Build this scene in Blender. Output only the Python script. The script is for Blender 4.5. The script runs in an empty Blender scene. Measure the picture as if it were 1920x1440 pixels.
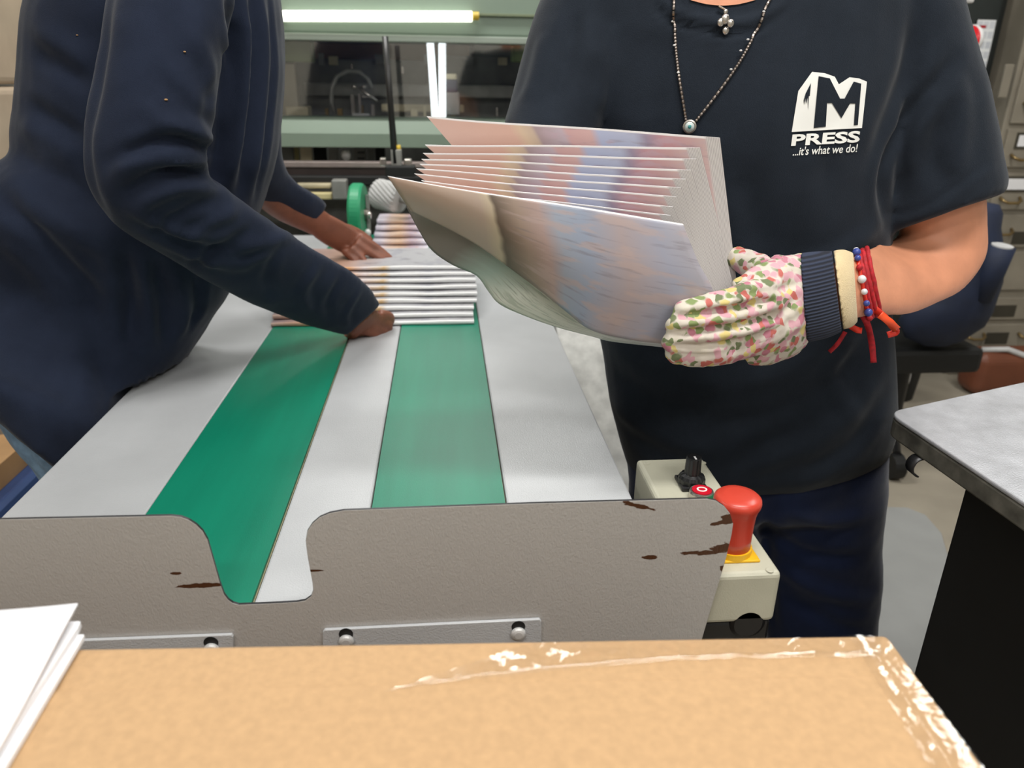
import bpy, bmesh, math, random
import numpy as np
from mathutils import Vector, Matrix, noise
from mathutils.bvhtree import BVHTree
random.seed(7)
SC = bpy.context.scene
COL = SC.collection
# ------------------------------------------------------------------ camera
F = 1400.0
CAM = Vector((0, 0, 1.25))
ROT = (Matrix.Rotation(math.radians(-5.3), 3, 'Z') @ Matrix.Rotation(math.radians(90 - 22.08), 3, 'X')
       @ Matrix.Rotation(.015, 3, 'Z'))
cd = bpy.data.cameras.new('camera')
cam = bpy.data.objects.new('camera', cd)
COL.objects.link(cam)
cam.matrix_world = Matrix.Translation(CAM) @ ROT.to_4x4()
cd.sensor_width = 36
cd.lens = F * 36 / 1920
cd.clip_start = .02
cd.dof.use_dof = True
cd.dof.focus_distance = .95
cd.dof.aperture_fstop = 5.5
SC.camera = cam
# ------------------------------------------------------------------ light and exposure
wd = bpy.data.worlds.new('world')
SC.world = wd
wd.use_nodes = True
wd.node_tree.nodes['Background'].inputs[0].default_value = (.93, .97, 1, 1)
wd.node_tree.nodes['Background'].inputs[1].default_value = .55
SC.view_settings.view_transform = 'Standard'
SC.view_settings.look = 'None'
SC.view_settings.exposure = 0.02
SC.view_settings.gamma = 1
SC.view_settings.use_curve_mapping = False
LIGHTS = [  # x, y, z, len x, len y, power
    (-.35, 2.35, 2.75, 1.25, .22, 34),
    (.45, .35, 2.75, 1.25, .22, 34),
    (-.7, -.75, 2.75, 1.25, .22, 20),
    (1.95, 1.7, 2.75, .22, 1.25, 26),
    (-2.0, 1.0, 2.75, .22, 1.25, 14),
    (.9, -1.2, 2.6, 1.25, .22, 22),  # added fill lamp, brightens surfaces that face the camera
    (.1, 4.35, 2.75, 1.25, .22, 22),
]
def area(x, y, z, sx, sy, p):
    l = bpy.data.lights.new('tube_light', 'AREA')
    l.shape = 'RECTANGLE'; l.size = sx; l.size_y = sy; l.energy = p; l.color = (1, .985, .95)
    o = bpy.data.objects.new('tube_light', l); COL.objects.link(o); o.location = (x, y, z)
for a in LIGHTS: area(*a)

# ------------------------------------------------------------------ helpers
def ray(px, py):
    return ROT @ Vector(((px - 960) / F, -(py - 720) / F, -1))
def W(px, py, Y=None, Z=None, X=None):
    d = ray(px, py)
    if Y is not None: t = Y / d.y
    elif Z is not None: t = (Z - CAM.z) / d.z
    else: t = X / d.x
    return CAM + d * t
def srgb(r, g, b):
    f = lambda c: ((c / 255) / 12.92 if c / 255 <= .04045 else ((c / 255 + .055) / 1.055) ** 2.4)
    return (f(r), f(g), f(b), 1)

class MB:
    def __init__(s): s.v = []; s.f = []; s.m = []; s.uv = {}
    def add(s, vs, fs, mi=0, uvs=None):
        n = len(s.v); s.v += [tuple(v) for v in vs]
        for f in fs:
            s.f.append(tuple(i + n for i in f)); s.m.append(mi)
        if uvs:
            for i, u in enumerate(uvs): s.uv[n + i] = u
        return s
    def box(s, x0, x1, y0, y1, z0, z1, mi=0):
        vs = [(x, y, z) for x in (x0, x1) for y in (y0, y1) for z in (z0, z1)]
        return s.add(vs, [(0, 1, 3, 2), (4, 6, 7, 5), (0, 4, 5, 1), (2, 3, 7, 6), (0, 2, 6, 4), (1, 5, 7, 3)], mi)
    def prism(s, poly, h0, h1, axis='Y', mi=0, mi_side=None):
        """poly of 2D points; axis Y: (x,z) extruded y h0..h1 ; axis Z: (x,y) ; axis X: (y,z)"""
        def P(a, b, h):
            return {'Y': (a, h, b), 'Z': (a, b, h), 'X': (h, a, b)}[axis]
        n = len(poly)
        vs = [P(a, b, h0) for a, b in poly] + [P(a, b, h1) for a, b in poly]
        s.add(vs, [tuple(range(n)), tuple(range(2 * n - 1, n - 1, -1))], mi)
        k = len(s.v) - 2 * n
        for i in range(n):
            j = (i + 1) % n
            s.f.append((k + j, k + i, k + n + i, k + n + j)); s.m.append(mi if mi_side is None else mi_side)
        return s
    def cyl(s, a, b, r0, r1=None, n=20, mi=0, cap=True):
        return s.tube([a, b], [r0, r0 if r1 is None else r1], n, mi, cap)
    def tube(s, pts, rs, n=12, mi=0, cap=True):
        pts = [Vector(p) for p in pts]; k = len(pts)
        if not hasattr(rs, '__len__'): rs = [rs] * k
        rings = []; prev = None
        for i, p in enumerate(pts):
            t = (pts[min(i + 1, k - 1)] - pts[max(i - 1, 0)]).normalized()
            if prev is None:
                u = t.orthogonal().normalized()
            else:
                u = (prev - t * prev.dot(t)).normalized()
            prev = u; w = t.cross(u)
            rings.append([p + (u * math.cos(2 * math.pi * j / n) + w * math.sin(2 * math.pi * j / n)) * rs[i] for j in range(n)])
        return s.rings(rings, mi, cap)
    def rings(s, rings, mi=0, cap=True):
        n = len(rings[0]); vs = [p for r in rings for p in r]; fs = []
        for i in range(len(rings) - 1):
            for j in range(n):
                a = i * n + j; b = i * n + (j + 1) % n
                fs.append((a, b, b + n, a + n))
        if cap:
            fs.append(tuple(reversed(range(n)))); fs.append(tuple(range((len(rings) - 1) * n, len(rings) * n)))
        return s.add(vs, fs, mi)
    def lathe(s, o, prof, n=32, mi=0, axis=(0, 0, 1)):
        o = Vector(o); ax = Vector(axis).normalized(); u = ax.orthogonal().normalized(); w = ax.cross(u)
        return s.rings([[o + ax * h + (u * math.cos(2 * math.pi * j / n) + w * math.sin(2 * math.pi * j / n)) * r for j in range(n)] for r, h in prof], mi)
    def ball(s, c, r, sc=(1, 1, 1), n=14, mi=0):
        c = Vector(c); rg = []
        for i in range(n + 1):
            a = math.pi * i / n; a = min(max(a, .02), math.pi - .02)
            rg.append([c + Vector((r * sc[0] * math.sin(a) * math.cos(2 * math.pi * j / n), r * sc[1] * math.sin(a) * math.sin(2 * math.pi * j / n), r * sc[2] * math.cos(a))) for j in range(n)])
        return s.rings(rg, mi)
    def grid(s, g, mi=0, uv=True):
        nu = len(g); nv = len(g[0]); vs = [p for r in g for p in r]
        fs = [(i * nv + j, (i + 1) * nv + j, (i + 1) * nv + j + 1, i * nv + j + 1) for i in range(nu - 1) for j in range(nv - 1)]
        uvs = [(i / (nu - 1), j / (nv - 1)) for i in range(nu) for j in range(nv)] if uv else None
        return s.add(vs, fs, mi, uvs)
    def build(s, name, mats, parent=None, smooth=False, bevel=0, seg=2, angle=None, solid=0, rim=None):
        me = bpy.data.meshes.new(name)
        me.from_pydata(s.v, [], s.f)
        if not isinstance(mats, (list, tuple)): mats = [mats]
        for m in mats: me.materials.append(m)
        me.polygons.foreach_set('material_index', s.m)
        if s.uv:
            ul = me.uv_layers.new(name='UVMap')
            for l in me.loops: ul.data[l.index].uv = s.uv.get(l.vertex_index, (0, 0))
        me.update()
        bm = bmesh.new(); bm.from_mesh(me)
        if not solid: bmesh.ops.recalc_face_normals(bm, faces=bm.faces)
        bm.to_mesh(me); bm.free()
        o = bpy.data.objects.new(name, me); COL.objects.link(o)
        if smooth: me.polygons.foreach_set('use_smooth', [True] * len(me.polygons))
        if solid:
            md = o.modifiers.new('s', 'SOLIDIFY'); md.thickness = solid; md.offset = 0
            if rim is not None: md.material_offset_rim = rim
        if bevel:
            md = o.modifiers.new('b', 'BEVEL'); md.width = bevel; md.segments = seg; md.limit_method = 'ANGLE'; md.angle_limit = .6
            md.harden_normals = False
        if parent is not None: setp(o, parent)
        return o
def setp(o, parent):
    o.parent = parent
    o.matrix_parent_inverse = Matrix.Translation(parent.location).inverted()
def tag(o, label=None, cat=None, group=None, kind=None):
    if label: o['label'] = label
    if cat: o['category'] = cat
    if group: o['group'] = group
    if kind: o['kind'] = kind
    return o
def thing(name, label, cat, loc=(0, 0, 0), group=None):
    o = bpy.data.objects.new(name, None); COL.objects.link(o); o.location = loc
    o.empty_display_size = .05
    return tag(o, label, cat, group)
def struct(o): o['kind'] = 'structure'; return o

# ------------------------------------------------------------------ materials
def nt(name):
    m = bpy.data.materials.new(name); m.use_nodes = True
    t = m.node_tree; return m, t, t.nodes['Principled BSDF']
def N(t, kind, **k):
    n = t.nodes.new(kind)
    for a, b in k.items():
        if a in n.inputs.keys() if hasattr(n.inputs, 'keys') else False: n.inputs[a].default_value = b
        else: setattr(n, a, b)
    return n
def ramp(t, stops, interp='LINEAR'):
    r = t.nodes.new('ShaderNodeValToRGB'); r.color_ramp.interpolation = interp
    e = r.color_ramp.elements
    while len(e) < len(stops): e.new(.5)
    for el, (p, c) in zip(e, sorted(stops, key=lambda q: q[0])): el.position = p
    for el, (p, c) in zip(e, sorted(stops, key=lambda q: q[0])): el.color = c
    return r
def mix(t, a, b, fac, mode='MIX'):
    m = t.nodes.new('ShaderNodeMix'); m.data_type = 'RGBA'; m.blend_type = mode
    for s, v in ((m.inputs[0], fac), (m.inputs[6], a), (m.inputs[7], b)):
        if hasattr(v, 'is_linked'): t.links.new(v, s)
        else: s.default_value = v
    return m.outputs[2]
def mat(name, col, rough=.5, metal=0, var=.06, vs=12, bump=0, bs=60, spec=.5, stretch=None, emit=None, es=0, detail=4, sheen=0):
    m, t, p = nt(name)
    c = srgb(*col) if max(col) > 1.0 else (*col, 1)
    tc = t.nodes.new('ShaderNodeTexCoord'); src = tc.outputs['Object']
    if stretch:
        mp = t.nodes.new('ShaderNodeMapping'); mp.inputs['Scale'].default_value = stretch
        t.links.new(src, mp.inputs[0]); src = mp.outputs[0]
    n = t.nodes.new('ShaderNodeTexNoise'); n.inputs['Scale'].default_value = vs; n.inputs['Detail'].default_value = detail
    t.links.new(src, n.inputs[0])
    lo = tuple(x * (1 - var * 2) for x in c[:3]) + (1,); hi = tuple(min(1, x * (1 + var * 2)) for x in c[:3]) + (1,)
    r = ramp(t, [(.3, lo), (.7, hi)]); t.links.new(n.outputs[0], r.inputs[0])
    t.links.new(r.outputs[0], p.inputs['Base Color'])
    p.inputs['Roughness'].default_value = rough; p.inputs['Metallic'].default_value = metal
    p.inputs['Specular IOR Level'].default_value = spec
    if sheen: p.inputs['Sheen Weight'].default_value = sheen; p.inputs['Sheen Roughness'].default_value = .5
    if bump:
        b = t.nodes.new('ShaderNodeTexNoise'); b.inputs['Scale'].default_value = bs; b.inputs['Detail'].default_value = 3
        t.links.new(src, b.inputs[0])
        bb = t.nodes.new('ShaderNodeBump'); bb.inputs['Strength'].default_value = bump; bb.inputs['Distance'].default_value = .002
        t.links.new(b.outputs[0], bb.inputs['Height']); t.links.new(bb.outputs[0], p.inputs['Normal'])
    if emit:
        p.inputs['Emission Color'].default_value = (*emit, 1); p.inputs['Emission Strength'].default_value = es
    return m
M = {}
M['table'] = mat('table_grey', (182, 184, 187), .32, var=.05, vs=5, bump=.25, bs=500)
M['belt'] = mat('belt_green', (14, 122, 96), .33, var=.06, vs=3, bump=.12, bs=400, stretch=(8, .6, 1))
M['belt_edge'] = mat('belt_edge', (150, 140, 110), .6)
M['steel_dark'] = mat('steel_dark', (70, 70, 72), .4, .7)
M['steel'] = mat('steel', (190, 190, 192), .3, .9)
M['screw'] = mat('screw', (205, 205, 205), .4, .3)
M['black'] = mat('black_plastic', (22, 22, 24), .35)
M['blackm'] = mat('black_matte', (10, 11, 12), .6, var=.15)
M['sage'] = mat('sage_paint', (118, 134, 120), .4, var=.03, vs=3)
M['sage_l'] = mat('sage_paint_light', (140, 150, 140), .35, var=.03, vs=3)
M['olive'] = mat('olive_paint', (104, 124, 72), .5)
M['kraft'] = mat('kraft', (177, 143, 104), .75, var=.035, vs=150, bump=.15, bs=500, detail=8)
M['paper'] = mat('paper', (236, 236, 240), .7, var=.01)
M['cream'] = mat('cream_paint', (186, 184, 166), .4, var=.04, vs=14, bump=.1, bs=500)
M['red'] = mat('red_plastic', (200, 66, 50), .32, var=.02)
M['yellow'] = mat('yellow_plastic', (228, 176, 26), .4)
M['skin_d'] = mat('skin_brown', (128, 76, 56), .5, var=.08, vs=30, bump=.2, bs=250)
M['skin_l'] = mat('skin_light', (205, 140, 108), .5, var=.05, vs=25, bump=.15, bs=250)
M['concrete'] = mat('concrete', (150, 142, 128), .55, var=.16, vs=2.5, bump=.2, bs=80, detail=8)
M['matgrey'] = mat('mat_grey', (150, 151, 150), .6, var=.02)
M['wall'] = mat('wall_paint', (180, 178, 170), .8, var=.04, vs=2)
M['ceil'] = mat('ceiling_paint', (180, 180, 178), .8, var=.03)
M['cab'] = mat('cabinet_taupe', (140, 133, 120), .45, var=.06, vs=7)
M['hole'] = mat('recess_dark', (58, 54, 44), .7)
M['brass'] = mat('brass', (150, 128, 88), .35, .8)
M['navybag'] = mat('bag_navy', (20, 31, 56), .7, var=.1, vs=20, bump=.3, bs=400)
M['leather'] = mat('leather_brown', (110, 62, 42), .45)
M['greywhite'] = mat('grey_white', (190, 190, 190), .6)
M['stainless'] = mat('stainless', (196, 198, 204), .36, .45, var=.07, vs=25, bump=.25, bs=420)
M['edge'] = mat('worn_edge', (120, 118, 110), .45, .5, var=.2, vs=40)
M['tube'] = mat('tube_lit', (255, 255, 240), .4, emit=(1, 1, .86), es=2.6)
M['stripe_glow'] = mat('stripe_glow_cool', (245, 250, 255), .4, emit=(.9, .97, 1), es=1.7)
M['amber'] = mat('amber_cap', (200, 170, 50), .4)
M['rodblack'] = mat('rod_black', (28, 27, 27), .4)
M['rail'] = mat('rail_metal', (165, 152, 148), .35, .6)
M['mach'] = mat('machine_dark', (104, 105, 102), .5, var=.2, vs=9)
M['mach2'] = mat('machine_grey', (142, 142, 138), .45, .2, var=.12, vs=12)
M['mach3'] = mat('machine_warm', (178, 168, 140), .5, .1, var=.1, vs=12)
M['wheelg'] = mat('wheel_green', (32, 140, 96), .45)
M['jeans'] = mat('jeans_blue', (112, 140, 168), .8, var=.12, vs=60, bump=.3, bs=600)
M['hair'] = mat('hair_dark', (34, 26, 22), .5, var=.2, vs=60, stretch=(1, 1, .1))
M['white'] = mat('print_white', (238, 238, 234), .7, var=.02)
M['whitep'] = mat('white_plastic', (215, 215, 215), .4)
M['beige'] = mat('beige_knit', (212, 190, 148), .85, bump=.5, bs=700, sheen=.2)
M['silver'] = mat('dark_silver', (128, 118, 112), .3, .9)
M['silverb'] = mat('bright_silver', (196, 190, 184), .25, .9)
M['teal'] = mat('teal_stone', (60, 140, 140), .3)
M['redcord'] = mat('red_cord', (170, 22, 34), .7, var=.2, vs=150)
M['ribbon'] = mat('red_ribbon', (226, 52, 32), .45)
M['orange'] = mat('orange_ribbon', (240, 84, 40), .45)
M['beadb'] = mat('bead_blue', (60, 74, 150), .25)
M['beadw'] = mat('bead_white', (225, 225, 230), .25)
M['kraftold'] = mat('wrapped_board', (176, 158, 138), .35, var=.08, vs=4, bump=.8, bs=14)
M['pallet'] = mat('pallet_wood', (150, 112, 76), .7)
M['tan'] = mat('tan_board', (176, 138, 96), .7)
def cloth(name, col, rough=.85, bump=.5, sheen=.25, weave=900, var=.1, lint=False):
    m, t, p = nt(name); c = srgb(*col)
    tc = t.nodes.new('ShaderNodeTexCoord')
    n = t.nodes.new('ShaderNodeTexNoise'); n.inputs['Scale'].default_value = 14; n.inputs['Detail'].default_value = 8; n.inputs['Roughness'].default_value = .7
    t.links.new(tc.outputs['Object'], n.inputs[0])
    r = ramp(t, [(.3, tuple(x * (1 - var * 2) for x in c[:3]) + (1,)), (.72, tuple(x * (1 + var * 2) for x in c[:3]) + (1,))])
    t.links.new(n.outputs[0], r.inputs[0]); t.links.new(r.outputs[0], p.inputs['Base Color'])
    p.inputs['Roughness'].default_value = rough; p.inputs['Specular IOR Level'].default_value = .12
    p.inputs['Sheen Weight'].default_value = sheen; p.inputs['Sheen Roughness'].default_value = .4
    w = t.nodes.new('ShaderNodeTexNoise'); w.inputs['Scale'].default_value = weave; w.inputs['Detail'].default_value = 2
    t.links.new(tc.outputs['Object'], w.inputs[0])
    b = t.nodes.new('ShaderNodeBump'); b.inputs['Strength'].default_value = bump; b.inputs['Distance'].default_value = .001
    t.links.new(w.outputs[0], b.inputs['Height']); t.links.new(b.outputs[0], p.inputs['Normal'])
    return m
M['jacket'] = cloth('jacket_navy', (33, 40, 57), var=.08, sheen=.12)
M['tshirt'] = cloth('tshirt_charcoal', (32, 38, 47), var=.08, sheen=.12)
M['ink'] = cloth('tshirt_gap', (32, 38, 47), var=.08, sheen=.12)
M['trouser'] = cloth('trouser_navy', (26, 35, 62), var=.08, sheen=.2)
def knit():
    m, t, p = nt('navy_knit'); tc = t.nodes.new('ShaderNodeTexCoord')
    w = t.nodes.new('ShaderNodeTexWave'); w.wave_type = 'BANDS'; w.bands_direction = 'Z'; w.inputs['Scale'].default_value = 75; w.inputs['Distortion'].default_value = .4
    t.links.new(tc.outputs['Object'], w.inputs[0])
    r = ramp(t, [(.2, srgb(22, 26, 40)), (.8, srgb(46, 54, 76))]); t.links.new(w.outputs[0], r.inputs[0])
    t.links.new(r.outputs[0], p.inputs['Base Color']); p.inputs['Roughness'].default_value = .9
    b = t.nodes.new('ShaderNodeBump'); b.inputs['Strength'].default_value = .6; b.inputs['Distance'].default_value = .002
    t.links.new(w.outputs[0], b.inputs['Height']); t.links.new(b.outputs[0], p.inputs['Normal'])
    return m
M['knit'] = knit()
def floral():
    m, t, p = nt('floral_fabric'); tc = t.nodes.new('ShaderNodeTexCoord')
    nz = t.nodes.new('ShaderNodeTexNoise'); nz.inputs['Scale'].default_value = 45
    t.links.new(tc.outputs['Object'], nz.inputs[0])
    va = t.nodes.new('ShaderNodeVectorMath'); va.operation = 'MULTIPLY_ADD'; va.inputs[1].default_value = (.02, .02, .02)
    t.links.new(nz.outputs['Color'], va.inputs[0]); t.links.new(tc.outputs['Object'], va.inputs[2])
    v = t.nodes.new('ShaderNodeTexVoronoi'); v.inputs['Scale'].default_value = 110
    t.links.new(va.outputs[0], v.inputs[0])
    sp = t.nodes.new('ShaderNodeSeparateColor'); t.links.new(v.outputs['Color'], sp.inputs[0])
    W_ = srgb(204, 195, 184)
    r = ramp(t, [(0, W_), (.22, srgb(206, 158, 168)), (.4, srgb(186, 100, 92)), (.48, srgb(206, 198, 184)), (.6, srgb(128, 144, 92)), (.7, srgb(206, 188, 122)), (.79, srgb(186, 120, 136)), (.88, srgb(108, 118, 84))], 'CONSTANT')
    t.links.new(sp.outputs[0], r.inputs[0])
    rd = ramp(t, [(.55, (0, 0, 0, 1)), (.85, (1, 1, 1, 1))]); t.links.new(v.outputs['Distance'], rd.inputs[0])
    t.links.new(mix(t, r.outputs[0], W_, rd.outputs[0]), p.inputs['Base Color']); p.inputs['Roughness'].default_value = .85
    return m
M['floral'] = floral()
def printed(name, stops, blob, sc=9, marg=.02, noise_amt=.25, dark=(70, 60, 58), rmarg=0, det=5):
    """UV print: colour bands along u, blobs of a picture, white margin along the folded edge (v=0)"""
    m, t, p = nt(name); tc = t.nodes.new('ShaderNodeTexCoord')
    sep = t.nodes.new('ShaderNodeSeparateXYZ'); t.links.new(tc.outputs['UV'], sep.inputs[0])
    n = t.nodes.new('ShaderNodeTexNoise'); n.inputs['Scale'].default_value = sc; n.inputs['Detail'].default_value = det
    mp = t.nodes.new('ShaderNodeMapping'); mp.inputs['Scale'].default_value = (1, .8, 1)
    t.links.new(tc.outputs['UV'], mp.inputs[0]); t.links.new(mp.outputs[0], n.inputs[0])
    ad = t.nodes.new('ShaderNodeMath'); ad.operation = 'MULTIPLY_ADD'; ad.inputs[1].default_value = noise_amt
    t.links.new(n.outputs[0], ad.inputs[0]); t.links.new(sep.outputs[0], ad.inputs[2])
    sb = t.nodes.new('ShaderNodeMath'); sb.operation = 'SUBTRACT'; sb.inputs[1].default_value = noise_amt * .5
    t.links.new(ad.outputs[0], sb.inputs[0])
    r = ramp(t, [(a, srgb(*c)) for a, c in stops]); t.links.new(sb.outputs[0], r.inputs[0])
    n2 = t.nodes.new('ShaderNodeTexNoise'); n2.inputs['Scale'].default_value = sc * 1.3; n2.inputs['Detail'].default_value = 7
    mp2 = t.nodes.new('ShaderNodeMapping'); mp2.inputs['Scale'].default_value = (1, 1.5, 1); mp2.inputs['Location'].default_value = (3, 5, 0)
    t.links.new(tc.outputs['UV'], mp2.inputs[0]); t.links.new(mp2.outputs[0], n2.inputs[0])
    r2 = ramp(t, [(.52, (0, 0, 0, 1)), (.6, (1, 1, 1, 1))]); t.links.new(n2.outputs[0], r2.inputs[0])
    ru = ramp(t, [(.36, (0, 0, 0, 1)), (.42, (.6, .6, .6, 1))]); t.links.new(sep.outputs[0], ru.inputs[0])
    mm = t.nodes.new('ShaderNodeMath'); mm.operation = 'MULTIPLY'; t.links.new(r2.outputs[0], mm.inputs[0]); t.links.new(ru.outputs[0], mm.inputs[1])
    c = mix(t, r.outputs[0], srgb(*blob), mm.outputs[0])
    n3 = t.nodes.new('ShaderNodeTexNoise'); n3.inputs['Scale'].default_value = sc * 2.2; n3.inputs['Detail'].default_value = 8
    mp3 = t.nodes.new('ShaderNodeMapping'); mp3.inputs['Scale'].default_value = (.6, 2.2, 1); mp3.inputs['Location'].default_value = (9, 1, 0)
    t.links.new(tc.outputs['UV'], mp3.inputs[0]); t.links.new(mp3.outputs[0], n3.inputs[0])
    r3 = ramp(t, [(.56, (0, 0, 0, 1)), (.68, (.75, .75, .75, 1))]); t.links.new(n3.outputs[0], r3.inputs[0])
    mm2 = t.nodes.new('ShaderNodeMath'); mm2.operation = 'MULTIPLY'; t.links.new(r3.outputs[0], mm2.inputs[0]); t.links.new(ru.outputs[0], mm2.inputs[1])
    c = mix(t, c, srgb(*dark), mm2.outputs[0])
    if marg:
        rm = ramp(t, [(marg, (1, 1, 1, 1)), (marg + .004, (0, 0, 0, 1))]); t.links.new(sep.outputs[1], rm.inputs[0])
        c = mix(t, c, srgb(232, 228, 228), rm.outputs[0])
    if rmarg:
        rn = ramp(t, [(rmarg, (0, 0, 0, 1)), (rmarg + .01, (1, 1, 1, 1))]); t.links.new(sep.outputs[0], rn.inputs[0])
        wv = t.nodes.new('ShaderNodeTexWave'); wv.bands_direction = 'X'; wv.inputs['Scale'].default_value = 55; wv.inputs['Distortion'].default_value = 1.5; wv.inputs['Detail Scale'].default_value = .6
        t.links.new(tc.outputs['UV'], wv.inputs[0]); rw = ramp(t, [(.1, srgb(164, 158, 158)), (.6, srgb(206, 202, 200))]); t.links.new(wv.outputs[0], rw.inputs[0])
        c = mix(t, c, rw.outputs[0], rn.outputs[0])
    t.links.new(c, p.inputs['Base Color']); p.inputs['Roughness'].default_value = .42
    return m
HB = [(0, (208, 174, 163)), (.27, (206, 168, 154)), (.31, (206, 182, 158)), (.345, (194, 172, 154)), (.36, (164, 144, 148)), (.45, (184, 168, 178)), (.47, (198, 160, 160)), (.55, (200, 164, 162)), (.58, (170, 176, 202)), (.7, (174, 178, 200)), (.74, (150, 138, 158)), (.8, (186, 140, 146)), (.9, (190, 156, 156)), (1, (200, 180, 176))]
M['hprint'] = printed('held_print', HB, (184, 160, 172), 6, .012, .02, (140, 124, 130), .945, 1)
HF = [(0, (184, 160, 146)), (.3, (176, 158, 146)), (.335, (186, 172, 150)), (.35, (96, 84, 74)), (.42, (150, 132, 120)), (.5, (166, 144, 140)), (.56, (148, 156, 172)), (.66, (142, 152, 172)), (.78, (162, 148, 150)), (.9, (150, 152, 168)), (1, (160, 156, 164))]
M['hfront'] = printed('held_print_front', HF, (174, 154, 150), 5, .012, .03, (112, 106, 112), 0, 1)
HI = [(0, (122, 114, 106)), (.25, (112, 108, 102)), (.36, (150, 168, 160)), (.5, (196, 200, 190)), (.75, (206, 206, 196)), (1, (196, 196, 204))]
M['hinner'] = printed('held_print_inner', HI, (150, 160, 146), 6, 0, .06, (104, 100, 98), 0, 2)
PB = [(0, (186, 160, 148)), (.2, (200, 150, 120)), (.34, (214, 160, 110)), (.42, (220, 205, 205)), (.52, (222, 182, 120)), (.55, (232, 226, 220)), (.56, (240, 240, 240)), (1, (240, 240, 242))]
M['pprint'] = printed('pile_edge_print', PB, (235, 235, 235), 5, 0, .03, (190, 160, 150))
M['ptop'] = printed('pile_top_print', [(0, (150, 132, 136)), (.3, (176, 140, 120)), (.5, (170, 170, 175)), (1, (176, 176, 178))], (150, 150, 160), 9, .05, .1, (110, 100, 110))
FB = [(0, (190, 184, 196)), (.15, (200, 190, 200)), (.3, (200, 176, 164)), (.5, (206, 176, 150)), (.7, (178, 160, 172)), (1, (214, 212, 222))]
M['fprint'] = printed('far_print', FB, (190, 156, 140), 8, .08, .1, (120, 100, 110))
def pagefan():
    m, t, p = nt('page_edges'); tc = t.nodes.new('ShaderNodeTexCoord')
    w = t.nodes.new('ShaderNodeTexWave'); w.bands_direction = 'Y'; w.inputs['Scale'].default_value = 130; w.inputs['Distortion'].default_value = 1.2; w.inputs['Detail Scale'].default_value = .3
    t.links.new(tc.outputs['Object'], w.inputs[0]); r_ = ramp(t, [(0, srgb(176, 172, 172)), (1, srgb(208, 204, 202))]); t.links.new(w.outputs[0], r_.inputs[0])
    t.links.new(r_.outputs[0], p.inputs['Base Color']); p.inputs['Roughness'].default_value = .7; return m
M['pagefan'] = pagefan()
def fencemat():
    m, t, p = nt('fence_grey'); tc = t.nodes.new('ShaderNodeTexCoord')
    n = t.nodes.new('ShaderNodeTexNoise'); n.inputs['Scale'].default_value = 420; n.inputs['Detail'].default_value = 1
    mp = t.nodes.new('ShaderNodeMapping'); mp.inputs['Scale'].default_value = (1.4, 1, .8)
    t.links.new(tc.outputs['Object'], mp.inputs[0]); t.links.new(mp.outputs[0], n.inputs[0])
    b = t.nodes.new('ShaderNodeBump'); b.inputs['Strength'].default_value = .35; b.inputs['Distance'].default_value = .001
    t.links.new(n.outputs[0], b.inputs['Height']); t.links.new(b.outputs[0], p.inputs['Normal'])
    p.inputs['Roughness'].default_value = .3; p.inputs['Specular IOR Level'].default_value = .6
    n2 = t.nodes.new('ShaderNodeTexNoise'); n2.inputs['Scale'].default_value = 130; n2.inputs['Detail'].default_value = 10; n2.inputs['Roughness'].default_value = .65
    mp2 = t.nodes.new('ShaderNodeMapping'); mp2.inputs['Scale'].default_value = (.5, 1, 2)
    t.links.new(tc.outputs['Object'], mp2.inputs[0]); t.links.new(mp2.outputs[0], n2.inputs[0])
    base = mix(t, srgb(172, 169, 166), srgb(180, 177, 174), n2.outputs[0])
    tot = None
    for (px, py, hx, hz, rot) in CHIPS:
        c = W(px, py, Y=FY)
        s = t.nodes.new('ShaderNodeMapping'); s.vector_type = 'TEXTURE'
        s.inputs['Location'].default_value = c; s.inputs['Rotation'].default_value = (0, rot, 0); s.inputs['Scale'].default_value = (hx, 1, hz)
        t.links.new(tc.outputs['Object'], s.inputs[0])
        l = t.nodes.new('ShaderNodeVectorMath'); l.operation = 'LENGTH'; t.links.new(s.outputs[0], l.inputs[0])
        a = t.nodes.new('ShaderNodeMath'); a.operation = 'MULTIPLY_ADD'; a.inputs[1].default_value = 2.2
        t.links.new(n2.outputs[0], a.inputs[0]); t.links.new(l.outputs['Value'], a.inputs[2])
        g = t.nodes.new('ShaderNodeMath'); g.operation = 'LESS_THAN'; g.inputs[1].default_value = 1.95
        t.links.new(a.outputs[0], g.inputs[0])
        if tot is None: tot = g.outputs[0]
        else:
            mx = t.nodes.new('ShaderNodeMath'); mx.operation = 'MAXIMUM'; t.links.new(tot, mx.inputs[0]); t.links.new(g.outputs[0], mx.inputs[1]); tot = mx.outputs[0]
    c = mix(t, base, srgb(74, 44, 26), tot)
    t.links.new(c, p.inputs['Base Color'])
    return m
FY = .63
CHIPS = [(378, 1098, .03, .0035, 0), (1366, 974, .008, .008, 0), (1350, 980, .012, .003, -.3), (1355, 1028, .016, .007, 0), (1322, 1036, .03, .003, 0),
         (1218, 1045, .009, .004, 0), (1356, 1066, .004, .004, 0), (1195, 948, .018, .003, .3), (588, 1070, .01, .0015, 0), (330, 1075, .006, .002, 0)]
M['fence'] = fencemat()
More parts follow.
